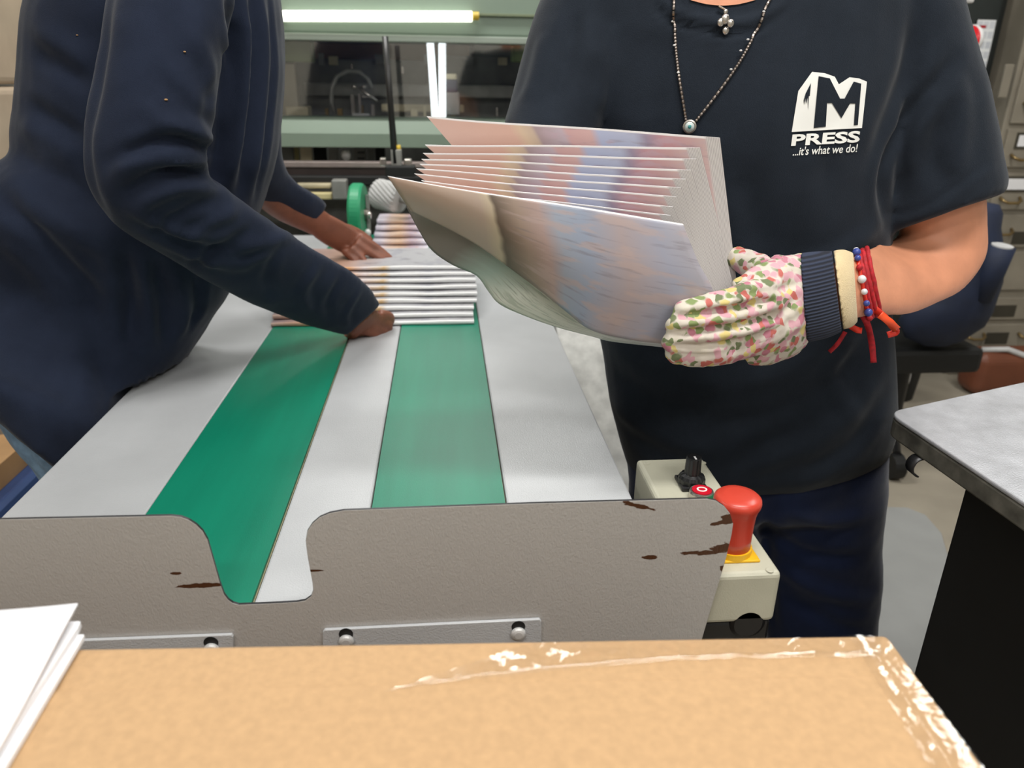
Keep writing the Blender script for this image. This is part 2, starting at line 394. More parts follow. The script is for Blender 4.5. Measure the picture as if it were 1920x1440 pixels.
def glassmat(name, t0=.9):
    m = bpy.data.materials.new(name); m.use_nodes = True; t = m.node_tree
    for n in list(t.nodes): t.nodes.remove(n)
    o = t.nodes.new('ShaderNodeOutputMaterial'); tr = t.nodes.new('ShaderNodeBsdfTransparent'); gl = t.nodes.new('ShaderNodeBsdfGlossy')
    gl.inputs['Roughness'].default_value = .05; fr = t.nodes.new('ShaderNodeFresnel'); fr.inputs[0].default_value = 1.45
    a = t.nodes.new('ShaderNodeMath'); a.operation = 'MULTIPLY_ADD'; a.inputs[1].default_value = 1; a.inputs[2].default_value = 1 - t0
    t.links.new(fr.outputs[0], a.inputs[0])
    mx = t.nodes.new('ShaderNodeMixShader'); t.links.new(a.outputs[0], mx.inputs[0]); t.links.new(tr.outputs[0], mx.inputs[1]); t.links.new(gl.outputs[0], mx.inputs[2])
    t.links.new(mx.outputs[0], o.inputs[0]); return m
M['glass'] = glassmat('window_glass', .9)
def filmmat():
    m = bpy.data.materials.new('clear_film'); m.use_nodes = True; t = m.node_tree
    for n in list(t.nodes): t.nodes.remove(n)
    o = t.nodes.new('ShaderNodeOutputMaterial'); tr = t.nodes.new('ShaderNodeBsdfTransparent'); gl = t.nodes.new('ShaderNodeBsdfGlossy')
    gl.inputs['Roughness'].default_value = .1
    tc = t.nodes.new('ShaderNodeTexCoord'); n = t.nodes.new('ShaderNodeTexNoise'); n.inputs['Scale'].default_value = 28; n.inputs['Detail'].default_value = 4; n.inputs['Distortion'].default_value = 1.5
    t.links.new(tc.outputs['Object'], n.inputs[0])
    b = t.nodes.new('ShaderNodeBump'); b.inputs['Strength'].default_value = .5; b.inputs['Distance'].default_value = .003
    t.links.new(n.outputs[0], b.inputs['Height']); t.links.new(b.outputs[0], gl.inputs['Normal'])
    mx = t.nodes.new('ShaderNodeMixShader'); mx.inputs[0].default_value = .085
    t.links.new(tr.outputs[0], mx.inputs[1]); t.links.new(gl.outputs[0], mx.inputs[2]); t.links.new(mx.outputs[0], o.inputs[0]); return m
M['film'] = filmmat()

# ------------------------------------------------------------------ the setting
XL, XR, YB, YF, ZC = -3.1, 3.3, -1.6, 4.9, 3.0
struct(MB().box(XL - .1, XR + .1, YB - .1, YF + .1, -.1, 0).build('floor', M['concrete']))
struct(MB().box(XL - .1, XR + .1, YB - .1, YF + .1, ZC, ZC + .1).build('ceiling', M['ceil']))
struct(MB().box(XL - .1, XL, YB, YF, 0, ZC).build('wall_left', M['wall']))
struct(MB().box(XR, XR + .1, YB, YF, 0, ZC).build('wall_right', M['wall']))
struct(MB().box(XL, XR, YF, YF + .1, 0, ZC).build('wall_back', M['wall']))
struct(MB().box(XL, XR, YB - .1, YB, 0, ZC).build('wall_front', M['wall']))
for i, (x, y, z, sx, sy, p) in enumerate(LIGHTS):
    pass

# ------------------------------------------------------------------ conveyor table
TL, TR, TY0, TY1, TZ = -.545, .236, .637, 2.62, .75
tb = thing('delivery_table', 'long light grey steel delivery table with two green belts running away', 'table', (-.15, 1.6, 0))
B1, B2 = (-.372, -.205), (-.098, .070)
th = .035
segs = [(TL, B1[0] - .002), (B1[1] + .002, B2[0] - .002), (B2[1] + .002, TR)]
for a, b in segs:
    MB().box(a, b, TY0, TY1, TZ - th, TZ).build('top_panel', M['table'], tb, bevel=.003)
for a, b in (B1, B2):
    m = MB().box(a - .001, b + .001, TY0 + .004, TY1 - .01, TZ - th + .004, TZ - .0035).build('belt_bed', M['belt_edge'], tb)
    g = [[(a + (b - a) * i / 2, TY0 + .002 + (TY1 - TY0) * j / 40, TZ + .0012) for j in range(41)] for i in range(3)]
    MB().box(a, b, TY0 + .002, TY1, TZ - .003, TZ + .0015).build('belt', M['belt'], tb)
MB().box(TL + .01, TR - .01, TY0 + .03, TY1 - .03, TZ - .13, TZ - th - .001).build('apron', M['table'], tb)
for sx in (TL + .05, TR - .09):
    for sy in (TY0 + .08, TY1 - .12):
        MB().box(sx, sx + .04, sy, sy + .04, 0, TZ - .131).build('leg', M['table'], tb)
# fence plate at the near end
pl = [(-300, 983), (0, 975), (300, 967)]
def arc(c, r0, a0, a1, n, ry=None):
    return [(c[0] + r0 * math.cos(math.radians(a0 + (a1 - a0) * i / n)), c[1] + (ry or r0) * math.sin(math.radians(a0 + (a1 - a0) * i / n))) for i in range(n + 1)]
out = [(-300, 981), (0, 974)] + [(318, 967), (338, 969), (354, 975), (368, 984), (380, 996), (389, 1012), (396, 1036), (404, 1064), (412, 1092), (420, 1114), (428, 1125), (437, 1131), (447, 1134)] + \
      [(500, 1132), (556, 1129), (572, 1126), (583, 1118), (587, 1107), (586, 1094), (581, 1068), (576, 1040), (573, 1014), (576, 996), (585, 982), (599, 970), (618, 962), (645, 957)] + \
      [(1000, 944), (1325, 935), (1343, 939), (1358, 949), (1369, 963), (1375, 982), (1372, 1003), (1362, 1045), (1349, 1090), (1332, 1145), (1316, 1200), (1295, 1275), (-300, 1330)]
fp = [(W(x, y, Y=FY).x, W(x, y, Y=FY).z) for x, y in out]
fence = thing('end_stop_plate', 'grey painted steel stop plate with a notch across the table end', 'metal plate', (-.05, FY, .7))
MB().prism(fp, FY, FY + .0035, 'Y', 0, 1).build('plate', [M['fence'], M['steel_dark']], fence, bevel=.0006)
def bracket(x0, y0, x1, y1, yb, screws):
    pts = [(x0 + 4, y0), (x1 - 3, y1), (x1, y1 + 4), (x1, y1 + yb), (x0, y0 + yb), (x0, y0 + 4)]
    q = [(W(x, y, Y=FY - .004).x, W(x, y, Y=FY - .004).z) for x, y in pts]
    b = MB().prism(q, FY - .0045, FY - .0005, 'Y').build('bracket', M['table'], fence, bevel=.0008)
    for sx, sy in screws:
        c = W(sx, sy, Y=FY - .006)
        MB().lathe((c.x, FY - .0048, c.z + .004), [(.001, 0), (.0072, 0), (.0072, -.0006), (.001, -.0006)], 20, axis=(0, 1, 0)).build('slot', M['blackm'], b)
        sc_ = MB().lathe((c.x, FY - .0056, c.z - .004), [(.0005, -.0045), (.004, -.0044), (.0062, -.0035), (.0078, -.002), (.0078, 0), (.0005, 0)], 20, axis=(0, 1, 0)).build('screw', M['screw'], b, smooth=False)
bracket(605, 1181, 1015, 1161, 60, [(649, 1196), (972, 1182)])
bracket(120, 1202, 437, 1190, 60, [(396, 1212)])

# ------------------------------------------------------------------ cardboard box in the foreground
BZ = .86
bx = thing('cardboard_box', 'large brown cardboard box with clear tape in the foreground', 'box', (-.1, .2, .45))
corner = W(1665, 1187, Z=BZ)
bx1, by1 = corner.x, corner.y
lb = W(150, 1212, Z=BZ); ex = (lb - corner); ex.z = 0; ex.normalize(); ey = Vector((ex.y, -ex.x, 0)); ey = -ey if ey.y > 0 else ey
def bxp(a, b): p = corner + ex * a + ey * b; return (p.x, p.y)
MB().prism([bxp(0, 0), bxp(.95, 0), bxp(.95, .55), bxp(0, .55)], .46, BZ, 'Z').build('carton', M['kraft'], bx, bevel=.006, seg=3)
MB().prism([bxp(.012, .045), bxp(.93, .045), bxp(.93, .5), bxp(.012, .5)], BZ - .002, BZ + .0018, 'Z').build('top_flap', M['kraft'], bx, bevel=.001)
# wrinkled clear tape over the flap and the right corner
def filmpatch(fn, nu, nv, name):
    g = [[fn(i / nu, j / nv) for j in range(nv + 1)] for i in range(nu + 1)]
    return MB().grid(g).build(name, M['film'], bx, smooth=True)
def tapeA(u, v):
    a = W(720 + 930 * u, 1297 - 62 * u - 22 * math.sin(u * 3.1), Z=BZ + .003); b = W(1000 + 655 * u, 1203 - 10 * u, Z=BZ + .003)
    p = a.lerp(b, v)
    p.z = BZ + .0030 + .0010 * noise.noise(p * 60) + .0045 * math.exp(-((v - .06 - .05 * u) / .035) ** 2) * (.5 + .5 * u) + .0022 * u * abs(noise.noise(p * 22))
    return p
filmpatch(tapeA, 90, 24, 'clear_tape')
def tapeB(u, v):
    a = W(1595 + 150 * u, 1198 + 245 * u, Z=BZ + .003); b = W(1658 + 190 * u, 1193 + 250 * u, Z=BZ + .003)
    p = a.lerp(b, v)
    p.z = BZ + .0035 + .0006 * noise.noise(p * 70) + .0025 * math.exp(-((v - .35) / .08) ** 2)
    return p
filmpatch(tapeB, 60, 16, 'clear_tape')
# stool / stack that carries the box (outside the frame below)
MB().box(-.5, bx1 - .05, -.08, by1 - .03, .0, .459).build('work_crate', M['tan'], None, bevel=.004)
o = bpy.data.objects['work_crate']; tag(o, 'plain tan crate carrying the large cardboard box', 'crate')

# white folded sheets at bottom left
def sheet_poly(name, pts, z0, z1, label, group):
    q = [(W(x, y, Z=z1).x, W(x, y, Z=z1).y) for x, y in pts]
    o = MB().prism(q, z0, z1, 'Z').build(name, M['paper'], None, bevel=.0006)
    tag(o, label, 'paper', group); return o
sheet_poly('paper_sheet', [(-420, 1215), (158, 1189), (152, 1200), (8, 1440), (-150, 1700), (-700, 1700)], BZ + .0025, BZ + .007, 'lowest white folded sheet in the stack on the cardboard box corner', 'white sheets on the box')
sheet_poly('paper_sheet', [(-430, 1180), (151, 1164), (146, 1176), (-10, 1415), (-160, 1660), (-700, 1680)], BZ + .0075, BZ + .013, 'middle white folded sheet in the stack on the cardboard box', 'white sheets on the box')
def top_sheet():
    nu, nv = 20, 12; g = []
    for i in range(nu + 1):
        r = []
        for j in range(nv + 1):
            u, v = i / nu, j / nv
            a = W(-430 + 577 * u, 1158 - 22 * u, Z=BZ + .022).lerp(W(-720 + 700 * u, 1700 - 285 * u, Z=BZ + .022), v)
            a.z = BZ + .0165 + .006 * (u ** 3) * (1 - v) + .0012 * math.sin(v * 5 + u)
            r.append(a)
        g.append(r)
    o = MB().grid(g).build('paper_sheet', M['paper'], None, smooth=True, solid=.0022)
    tag(o, 'topmost white folded sheet of the stack at the lower left', 'paper', 'white sheets on the box')
top_sheet()

# ------------------------------------------------------------------ control box right of the table
cz = .765
cb = thing('control_box', 'cream push button control box beside the stop plate', 'control box', (.305, .77, .6))
cx0, cx1, cy0, cy1 = .259, .354, .638, .905
MB().box(cx0, cx1, cy0, cy1, .700, cz).build('cover', M['cream'], cb, bevel=.006, seg=3)
MB().box(cx0 + .002, cx1 - .002, cy0 + .003, cy1 - .003, .62, .6998).build('base', M['black'], cb, bevel=.004)
MB().lathe((.325, cy0 + .004, .698), [(.001, -.004), (.016, -.004), (.02, -.002), (.02, .0)], 28, axis=(0, 1, 0)).build('cable_gland', M['black'], cb, smooth=False)
MB().box(.295, .32, .75, .79, 0, .6198).build('post', M['steel_dark'], cb)
for px, py in ((1213, 869), (1443, 1069), (1318, 868)):
    c = W(px, py, Z=cz)
    MB().lathe((c.x, c.y, cz), [(.0045, 0), (.0045, .0004), (.0035, .0008), (.001, .0006)], 16).build('cover_screw', M['cream'], cb)
c = W(1296, 905, Z=cz + .004)
kb = MB(); kb.box(c.x - .017, c.x + .017, c.y - .017, c.y + .02, cz, cz + .006)
k1 = kb.build('knob_plate', M['black'], cb, bevel=.002)
kp = [(.001, 0), (.0165, 0), (.0165, .006), (.0145, .010), (.0098, .012), (.0092, .034), (.0085, .036), (.001, .036)]
nb = MB(); u_ = []
for r, h in kp:
    u_.append([Vector((c.x + (r * (1 + (.06 if (j % 4 < 2 and r > .008) else 0))) * math.cos(2 * math.pi * j / 48), c.y + (r * (1 + (.06 if (j % 4 < 2 and r > .008) else 0))) * math.sin(2 * math.pi * j / 48), cz + .006 + h)) for j in range(48)])
nb.rings(u_); nb.build('rotary_knob', M['black'], cb)
MB().box(c.x - .0012, c.x + .0012, c.y - .008, c.y, cz + .0421, cz + .0426).build('pointer_mark', M['greywhite'], cb)
c = W(1316, 919, Z=cz + .012)
bt = MB().lathe((c.x, c.y, cz), [(.001, 0), (.0155, 0), (.0155, .009), (.0145, .0115), (.0128, .012), (.0128, .011), (.001, .011)], 40).build('button_ring', M['silverb'], cb)
MB().lathe((c.x, c.y, cz), [(.0005, .0105), (.0122, .0105), (.0122, .0128), (.0005, .0132)], 40).build('stop_button', mat('stop_red', (196, 22, 44), .3, var=.01), bt)
rg = MB()
for (r0, r1) in ((.0046, .0066),):
    rg.rings([[Vector((c.x + r * math.cos(a * math.pi / 20), c.y + .85 * r * math.sin(a * math.pi / 20), cz + z)) for a in range(40)] for r, z in ((r0, .0131), (r0, .0137), (r1, .0136), (r1, .013))], 0, False)
rg.build('circle_mark', M['white'], bt)
c2 = W(1334, 934, Z=cz + .01)
MB().lathe((c2.x, c2.y, cz), [(.001, 0), (.013, 0), (.013, .008), (.012, .0105), (.001, .011)], 32).build('start_button', mat('start_green', (30, 96, 60), .3, var=.02), cb)
c = W(1371, 1031, Z=cz + .004)
ms = thing('x', '', '') if False else None
MB().box(c.x - .024, c.x + .026, c.y - .02, c.y + .024, cz, cz + .003).build('yellow_plate', M['yellow'], cb, bevel=.001)
MB().lathe((c.x, c.y + .002, cz + .003), [(.001, 0), (.0225, 0), (.0225, .007), (.001, .007)], 36).build('yellow_collar', M['yellow'], cb)
MB().lathe((c.x, c.y + .002, cz + .010), [(.001, 0), (.0205, 0), (.0205, .012), (.0208, .028), (.0215, .040), (.0230, .0475), (.0250, .052), (.0257, .0560), (.0250, .060), (.022, .0628), (.014, .0645), (.001, .065)], 48).build('emergency_button', M['red'], cb, smooth=True)

# ------------------------------------------------------------------ pile of folded sections on the belts
def signature(name, x0, x1, y, z, depth, t, label, group, mats, sag=0, yaw=0):
    mb = MB(); n = 16
    prof = [(depth, 0), (.004, 0), (.0012, t * .2), (0, t * .5), (.0012, t * .85), (.005, t), (depth, t * .8)]
    g = []
    for i in range(n + 1):
        u = i / n; x = x0 + (x1 - x0) * u
        row = []
        for k, (dy, dz) in enumerate(prof):
            w = .0014 * noise.noise(Vector((x * 14, z * 60, 1 if k < 3 else 2))) + .001 * math.sin(u * 9 + z * 100)
            row.append(Vector((x + (dy * yaw), y + dy + .002 * noise.noise(Vector((x * 9, z * 90, 4))), z + dz + (w if k >= 3 else 0))))
        g.append(row)
    nv = len(prof); vs = [p for r in g for p in r]
    uvs = [(i / n, k / (nv - 1)) for i in range(n + 1) for k in range(nv)]
    fs = []; 
    b = len(mb.v)
    mb.add(vs, [], 0, uvs)
    for i in range(n):
        for k in range(nv - 1):
            mb.f.append((i * nv + k, (i + 1) * nv + k, (i + 1) * nv + k + 1, i * nv + k + 1)); mb.m.append(1 if k == nv - 2 else (0))
        mb.f.append((i * nv + nv - 1, (i + 1) * nv + nv - 1, (i + 1) * nv, i * nv)); mb.m.append(2)
    mb.f.append(tuple(range(nv))); mb.m.append(2)
    mb.f.append(tuple(reversed(range(n * nv, n * nv + nv)))); mb.m.append(2)
    o = mb.build(name, mats, None)
    return tag(o, label, 'printed section', group)
ordn = ['lowest', 'second', 'third', 'fourth', 'fifth', 'sixth', 'seventh', 'eighth', 'ninth', 'tenth']
zs = TZ + .0016; ys = 1.575
for k in range(9):
    x0, x1 = -.377, .061
    if k >= 3: x1 += .010
    x1 += random.uniform(-.002, .002)
    t_ = .0088
    lab = ('lowest folded section in the near pile on the belts' if k == 0 else 'topmost folded section of the near pile, under the outstretched fingers' if k == 8 else ordn[k] + ' folded section from the bottom of the near pile on the belts')
    signature('folded_section', x0, x1, ys, zs, .245 - .004 * k, t_, lab, 'sections in the near pile', [M['pprint'], M['ptop'], M['paper']])
    zs += t_ + .0014; ys += .0215
zs = TZ + .0016; ys = 2.33
for k in range(5):
    signature('folded_section', -.228 + .002 * k, -.052 - .004 * k, ys, zs, .13, .013, ['lowest', 'second', 'third', 'fourth', 'topmost'][k] + ' printed section of the far pile beside the green wheel', 'sections in the far pile', [M['fprint'], M['fprint'], M['paper']])
    zs += .0152; ys += .038

# ------------------------------------------------------------------ machine housing right of the table, floor mat, steel table
mh = thing('machine_housing', 'light grey speckled machine housing between the table and the charcoal shirt', 'machine', (.36, 1.7, 0))
MB().prism([(1.36, .06), (1.95, .06), (1.95, .80), (1.80, .80), (1.36, .40)], .262, .48, 'X').build('cover', mat('speckle_grey', (222, 222, 218), .5, var=.1, vs=30), mh, bevel=.004)
MB().box(.275, .47, 1.40, 1.93, 0, .0598).build('plinth', M['black'], mh)
fm = [(W(1600, 950, Z=.01).x, W(1600, 950, Z=.01).y)] + [(W(x, y, Z=.01).x, W(x, y, Z=.01).y) for x, y in ((1700, 952), (1735, 966), (1765, 1000), (1780, 1050), (1730, 1260), (1560, 1290))]
tag(MB().prism(fm, .0005, .012, 'Z').build('floor_mat', M['matgrey'], None, bevel=.002), 'smooth grey mat with rounded corner on the concrete floor', 'mat')

SZ = .80
st = thing('steel_table', 'worn steel topped work table with black cabinet at right', 'table', (1.1, .7, 0))
c0 = W(1665, 772, Z=SZ); c1 = W(1920, 716, Z=SZ); c2_ = W(1920, 942, Z=SZ)
d1 = (c1 - c0).normalized(); d2 = (c2_ - c0).normalized(); 
rr = .028
P0 = c0
poly = []
for i in range(9):
    s = i / 8
    p = P0 + d2 * rr * (1 - s) ** 2 + d1 * rr * s ** 2
    poly.append((p.x, p.y))
far = P0 + d1 * 1.1; near = P0 + d2 * .62
poly += [(far.x, far.y), ((far + d2 * .62).x, (far + d2 * .62).y), (near.x, near.y)]
def inset(poly, k):
    cx = sum(p[0] for p in poly) / len(poly); cy = sum(p[1] for p in poly) / len(poly)
    return [(cx + (x - cx) * k, cy + (y - cy) * k) for x, y in poly]
MB().prism(poly, SZ - .006, SZ, 'Z').build('steel_top', M['stainless'], st, bevel=.002)
MB().prism(inset(poly, .998), SZ - .034, SZ - .0062, 'Z').build('edge_band', M['edge'], st, bevel=.003)
q0 = W(1812, 905, Z=SZ - .04); q1 = W(2000, 1010, Z=SZ - .04)
dq = (q1 - q0); dq.z = 0; dq.normalize(); 
nq = Vector((-dq.y, dq.x, 0)); nq = -nq if nq.x < 0 or nq.y < 0 else nq
qa = q0; qb = q0 + dq * .5; qc = qb + nq * .45; qd = qa + nq * .45
MB().prism([(p.x, p.y) for p in (qa, qb, qc, qd)], .02, SZ - .035, 'Z').build('cabinet', M['blackm'], st, bevel=.003)
chip = W(1914, 1080, Y=(q0.y))
hk = MB(); ce = W(1722, 868, Z=SZ - .045)
pts = [Vector((ce.x + .004, ce.y - .001, SZ - .034))] + [ce + Vector((-.012 * math.cos(a) * 1, 0, .014 * math.sin(a) - .004)) for a in np.linspace(1.3, -1.5, 12)]
g = [[p + Vector((0, dy, 0)) for p in pts] for dy in (-.009, .009)]
hk.grid(g); hk.build('hook', M['steel_dark'], st, solid=.002, smooth=True)

# ------------------------------------------------------------------ printing press behind
PY = 2.8
pr = thing('printing_press', 'sage green press with lit tube, window and dark workings behind', 'machine', (0, 3.3, 0))
def R_(x0, y0, x1, y1, Y):
    a = W(x0, (y0 + y1) / 2, Y=Y); b = W(x1, (y0 + y1) / 2, Y=Y); c = W((x0 + x1) / 2, y0, Y=Y); d = W((x0 + x1) / 2, y1, Y=Y)
    return a.x, b.x, d.z, c.z
def pbox(name, x0, y0, x1, y1, Y, dep, m, parent=pr, bevel=.004):
    a, b, z0, z1 = R_(x0, y0, x1, y1, Y)
    return MB().box(a, b, Y, Y + dep, z0, z1).build(name, m, parent, bevel=bevel)
pbox('top_panel', 60, -110, 1330, 66, PY, .9, M['sage'], bevel=.01)
pbox('top_rail', 60, 64, 1330, 78, PY - .015, .03, M['sage_l'])
a, b, z0, z1 = R_(60, 220, 1330, 277, PY)
zm = z0 + (z1 - z0) * .46
MB().prism([(PY, z0), (PY + .12, z0), (PY + .12, z1), (PY + .03, z1), (PY, zm)], a, b, 'X').build('lower_beam', M['sage'], pr, bevel=.003)
a, b, z0, z1 = R_(60, 78, 1330, 220, PY)
MB().box(a, b, PY + .02, PY + .024, z0, z1).build('window_glass', M['glass'], pr)
# interior back and pieces
pbox('rear_wall', 150, -20, 1250, 330, PY + .75, .03, M['mach'])
pbox('roller_housing', 560, 112, 800, 222, PY + .4, .2, M['mach'])
pbox('carriage', 800, 106, 1150, 225, PY + .42, .2, M['mach'])
pbox('crossbar', 570, 158, 1000, 182, PY + .36, .05, M['mach2'])
pbox('brass_strip', 715, 196, 870, 210, PY + .3, .04, M['mach3'])
pbox('pink_panel', 570, 82, 880, 112, PY + .55, .03, mat('dull_pink', (150, 118, 104), .6))
pbox('teal_panel', 890, 84, 965, 112, PY + .52, .03, M['sage_l'])
pbox('corner_block', 520, 76, 582, 116, PY + .1, .1, M['olive'])
pbox('corner_block', 962, 76, 1000, 116, PY + .1, .1, M['olive'])
pbox('side_plate', 520, 118, 556, 222, PY + .12, .03, mat('side_warm', (132, 124, 108), .5))
pbox('motor_block', 535, 200, 578, 222, PY + .1, .08, M['mach3'])
hs = [W(x, y, Y=PY + .2) for x, y in ((628, 215), (621, 190), (622, 165), (632, 143), (652, 133), (674, 135), (690, 148), (697, 165))]
MB().tube(hs, .008, 10).build('hose', M['mach2'], pr, smooth=True)
for (x, y, r) in ((664, 163, .009), (682, 163, .009)):
    MB().ball(W(x, y, Y=PY + .15), r, n=10).build('bolt', M['silverb'], pr, smooth=True)
a_ = [(658, 178, 665, 222), (672, 176, 677, 218), (678, 178, 700, 184), (658, 120, 661, 130), (696, 196, 702, 220), (752, 125, 757, 138), (930, 202, 934, 218), (853, 140, 858, 165)]
for q in a_: pbox('linkage', *q, PY + .16, .012, M['silverb'], bevel=.001)
pbox('foot_block', 660, 213, 692, 224, PY + .14, .03, M['greywhite'])
pbox('valve_top', 835, 138, 856, 149, PY + .14, .03, M['mach3'])
pbox('valve_body', 836, 149, 858, 173, PY + .14, .03, mat('blueblack', (34, 40, 66), .4))
pbox('valve_foot', 834, 173, 862, 216, PY + .14, .03, M['mach2'])
MB().tube([W(672, 163, Y=PY + .15), W(690, 178, Y=PY + .15), W(708, 190, Y=PY + .15)], .006, 8).build('lever', M['silverb'], pr, smooth=True)
for k in range(9):
    x = random.uniform(560, 960); w = random.uniform(4, 14); y = random.uniform(196, 208)
    pbox('fitting', x, y, x + w, 222, PY + .18 + random.random() * .05, .02, random.choice([M['mach3'], M['mach2'], M['brass']]), bevel=.002)
for k in range(7):
    x = random.uniform(570, 960); w = random.uniform(8, 30)
    pbox('fitting', x, random.uniform(96, 108), x + w, 122, PY + .38, .02, random.choice([M['mach3'], M['mach'], M['mach2']]), bevel=.002)
# lit tube, then glowing rods added for the window stripes
def tubelamp(pts, r, m, name, parent):
    return MB().tube(pts, r, 14).build(name, m, parent, smooth=True)
lt = MB().tube([W(531, 30, Y=PY - .02), W(885, 31, Y=PY - .02)], .0165, 20).build('lit_tube', M['tube'], pr, smooth=True)
for x0, x1 in ((519, 530), (886, 898)):
    MB().tube([W(x0, 30, Y=PY - .02), W(x1, 30, Y=PY - .02)], .013, 16).build('tube_cap', M['amber'], pr)
pbox('groove_strip', 898, 26, 1020, 31, PY - .012, .012, mat('drab', (112, 122, 96), .6), bevel=.001)  # thin drab strip drawn for the groove right of the tube
for p0, p1 in (((806, 72), (816, 222)), ((829, 72), (830, 222))):
    MB().tube([W(p0[0], p0[1], Y=PY + .08), W(p1[0], p1[1], Y=PY + .08)], .0125, 14).build('upright_glow_rod', M['stripe_glow'], pr, smooth=True)  # added glowing rods stand in for the white stripes in the glass
# gap under the beam
pbox('lower_back', 60, 274, 1330, 470, PY + .4, .03, M['mach'])
cols = [M['mach3'], M['mach'], M['greywhite'], M['mach2'], mat('straw', (190, 180, 130), .6), M['blackm'], M['olive']]
x = 500
pcs = [(522, 550, 1), (552, 560, 4), (563, 585, 0), (588, 612, 5), (616, 634, 3), (664, 686, 3), (690, 702, 1), (704, 722, 5)]
for x0, x1, ci in pcs:
    pbox('gap_part', x0, 276, x1, 306, PY + .1 + .02 * ci, .02, cols[ci], bevel=.002)
MB().ball(W(649, 291, Y=PY + .08), .02, (.9, .9, 1), 14).build('white_bobbin', M['whitep'], pr, smooth=True)
for y in (284, 295):
    pbox('slot_mark', 670, y, 684, y + 4, PY + .085, .004, M['blackm'], bevel=0)
pbox('front_rail', 330, 304, 1150, 315, PY - .03, .04, M['rail'], bevel=.003)
pbox('under_rail', 330, 315, 1150, 331, PY - .02, .04, mat('rail_dark', (66, 56, 54), .5, .3))
pbox('dark_bar', 330, 331, 1150, 348, PY - .06, .06, M['blackm'])
pbox('lower_panel', 330, 348, 1150, 372, PY + .0, .05, M['mach2'])
pbox('yellow_bar', 555, 345, 620, 353, PY - .1, .04, M['mach3'])
pbox('yellow_bar', 575, 362, 622, 374, PY - .12, .04, mat('straw2', (196, 184, 138), .5))
pbox('grey_block', 622, 338, 650, 374, PY - .16, .05, M['mach2'])
pbox('base_frame', 60, 480, 1330, 900, PY + .1, .7, M['sage'])
pbox('side_frame', 1330, -110, 1420, 900, PY - .01, .9, M['sage'])
# black rod and clamp
MB().tube([W(722, 68, Y=PY - .3), W(731, 180, Y=PY - .3), W(741, 306, Y=PY - .3)], [.0095, .0095, .0115], 14).build('black_rod', M['rodblack'], pr, smooth=True)
pbox('rod_socket', 733, 280, 753, 312, PY - .31, .03, M['mach2'])
MB().tube([W(746, 272, Y=PY - .3), W(748, 284, Y=PY - .3)], .008, 12).build('amber_knob', M['amber'], pr, smooth=True)
pbox('clamp', 722, 312, 778, 332, PY - .33, .06, M['blackm'])
pbox('clamp_nut', 712, 296, 724, 312, PY - .29, .02, M['silverb'])
pbox('clamp_nut', 757, 298, 772, 312, PY - .29, .02, M['silverb'])
# green wheel on the belt exit
wc = W(671, 375, Y=2.42)
wh = thing('green_wheel', 'green tyred pressing wheel standing on the far end of table', 'wheel', (wc.x, wc.y, TZ))
zc = TZ + .003 + .098
R0 = .098
c = Vector((wc.x, 2.42, zc))
ax = Vector((1, -.06, 0)).normalized()
MB().lathe(c, [(.072, -.02), (R0 - .005, -.02), (R0, -.013), (R0, .013), (R0 - .005, .02), (.072, .02)], 48, axis=ax).build('tyre', M['wheelg'], wh, smooth=False)
MB().lathe(c, [(.002, -.016), (.0716, -.017), (.0716, .018), (.06, .018), (.055, .012), (.02, .012), (.02, .03), (.002, .03)], 40, axis=ax).build('hub', M['silver'], wh)
MB().tube([c + ax * .03, c + ax * .038], .012, 14).build('axle', M['silverb'], wh)
MB().ball(c + Vector((.03, -.05, -.045)), .010, n=12).build('clamp_ball', M['whitep'], wh, smooth=True)
MB().box(c.x + .023, c.x + .033, 2.43, 2.445, TZ + .002, c.z + .06).build('bracket', M['mach2'], wh)
# ribbed metal roller beside the wheel
rc0, rc1 = W(706, 362, Y=2.70), W(752, 374, Y=2.64)
rl = MB(); n = 60; rings = []
axr = (rc1 - rc0).normalized(); uu = axr.orthogonal().normalized(); ww = axr.cross(uu)
for i in range(13):
    s = i / 12; r0 = .052 if 0 < i < 12 else .045
    rings.append([rc0.lerp(rc1, s) + (uu * math.cos(2 * math.pi * j / n + s * 1.2) + ww * math.sin(2 * math.pi * j / n + s * 1.2)) * (r0 - (.005 if j % 3 == 0 else 0)) for j in range(n)])
rl.rings(rings)
rl.build('ribbed_roller', M['greywhite'], pr)
MB().tube([rc1, rc1 + axr * .3], .012, 10).build('roller_shaft', M['mach2'], pr)

# ------------------------------------------------------------------ left background: wrapped stack
o = thing('wrapped_stack', 'stack of cardboard wrapped in clear film behind the navy jacket', 'wrapped stack', (-2.0, 2.6, 0))
for k in range(5):
    MB().box(-2.6 + .01 * (k % 2), -1.25 - .015 * (k % 2), 2.0, 2.74, .14 + .36 * k, .14 + .36 * (k + 1) - .006).build('carton_layer', M['kraftold'], o, bevel=.02, seg=3)
MB().box(-2.62, -1.25, 1.99, 2.75, .0, .135).build('pallet', M['pallet'], o)
o = tag(MB().box(-1.55, -1.05, 1.45, 1.95, .0, .3).build('blue_bin', mat('bin_blue', (52, 74, 120), .4), None, bevel=.02), 'blue plastic bin on the floor behind the jeans', 'bin')
MB().box(-1.5, -1.1, 1.5, 1.9, .301, .36).build('board_offcut', M['tan'], o)

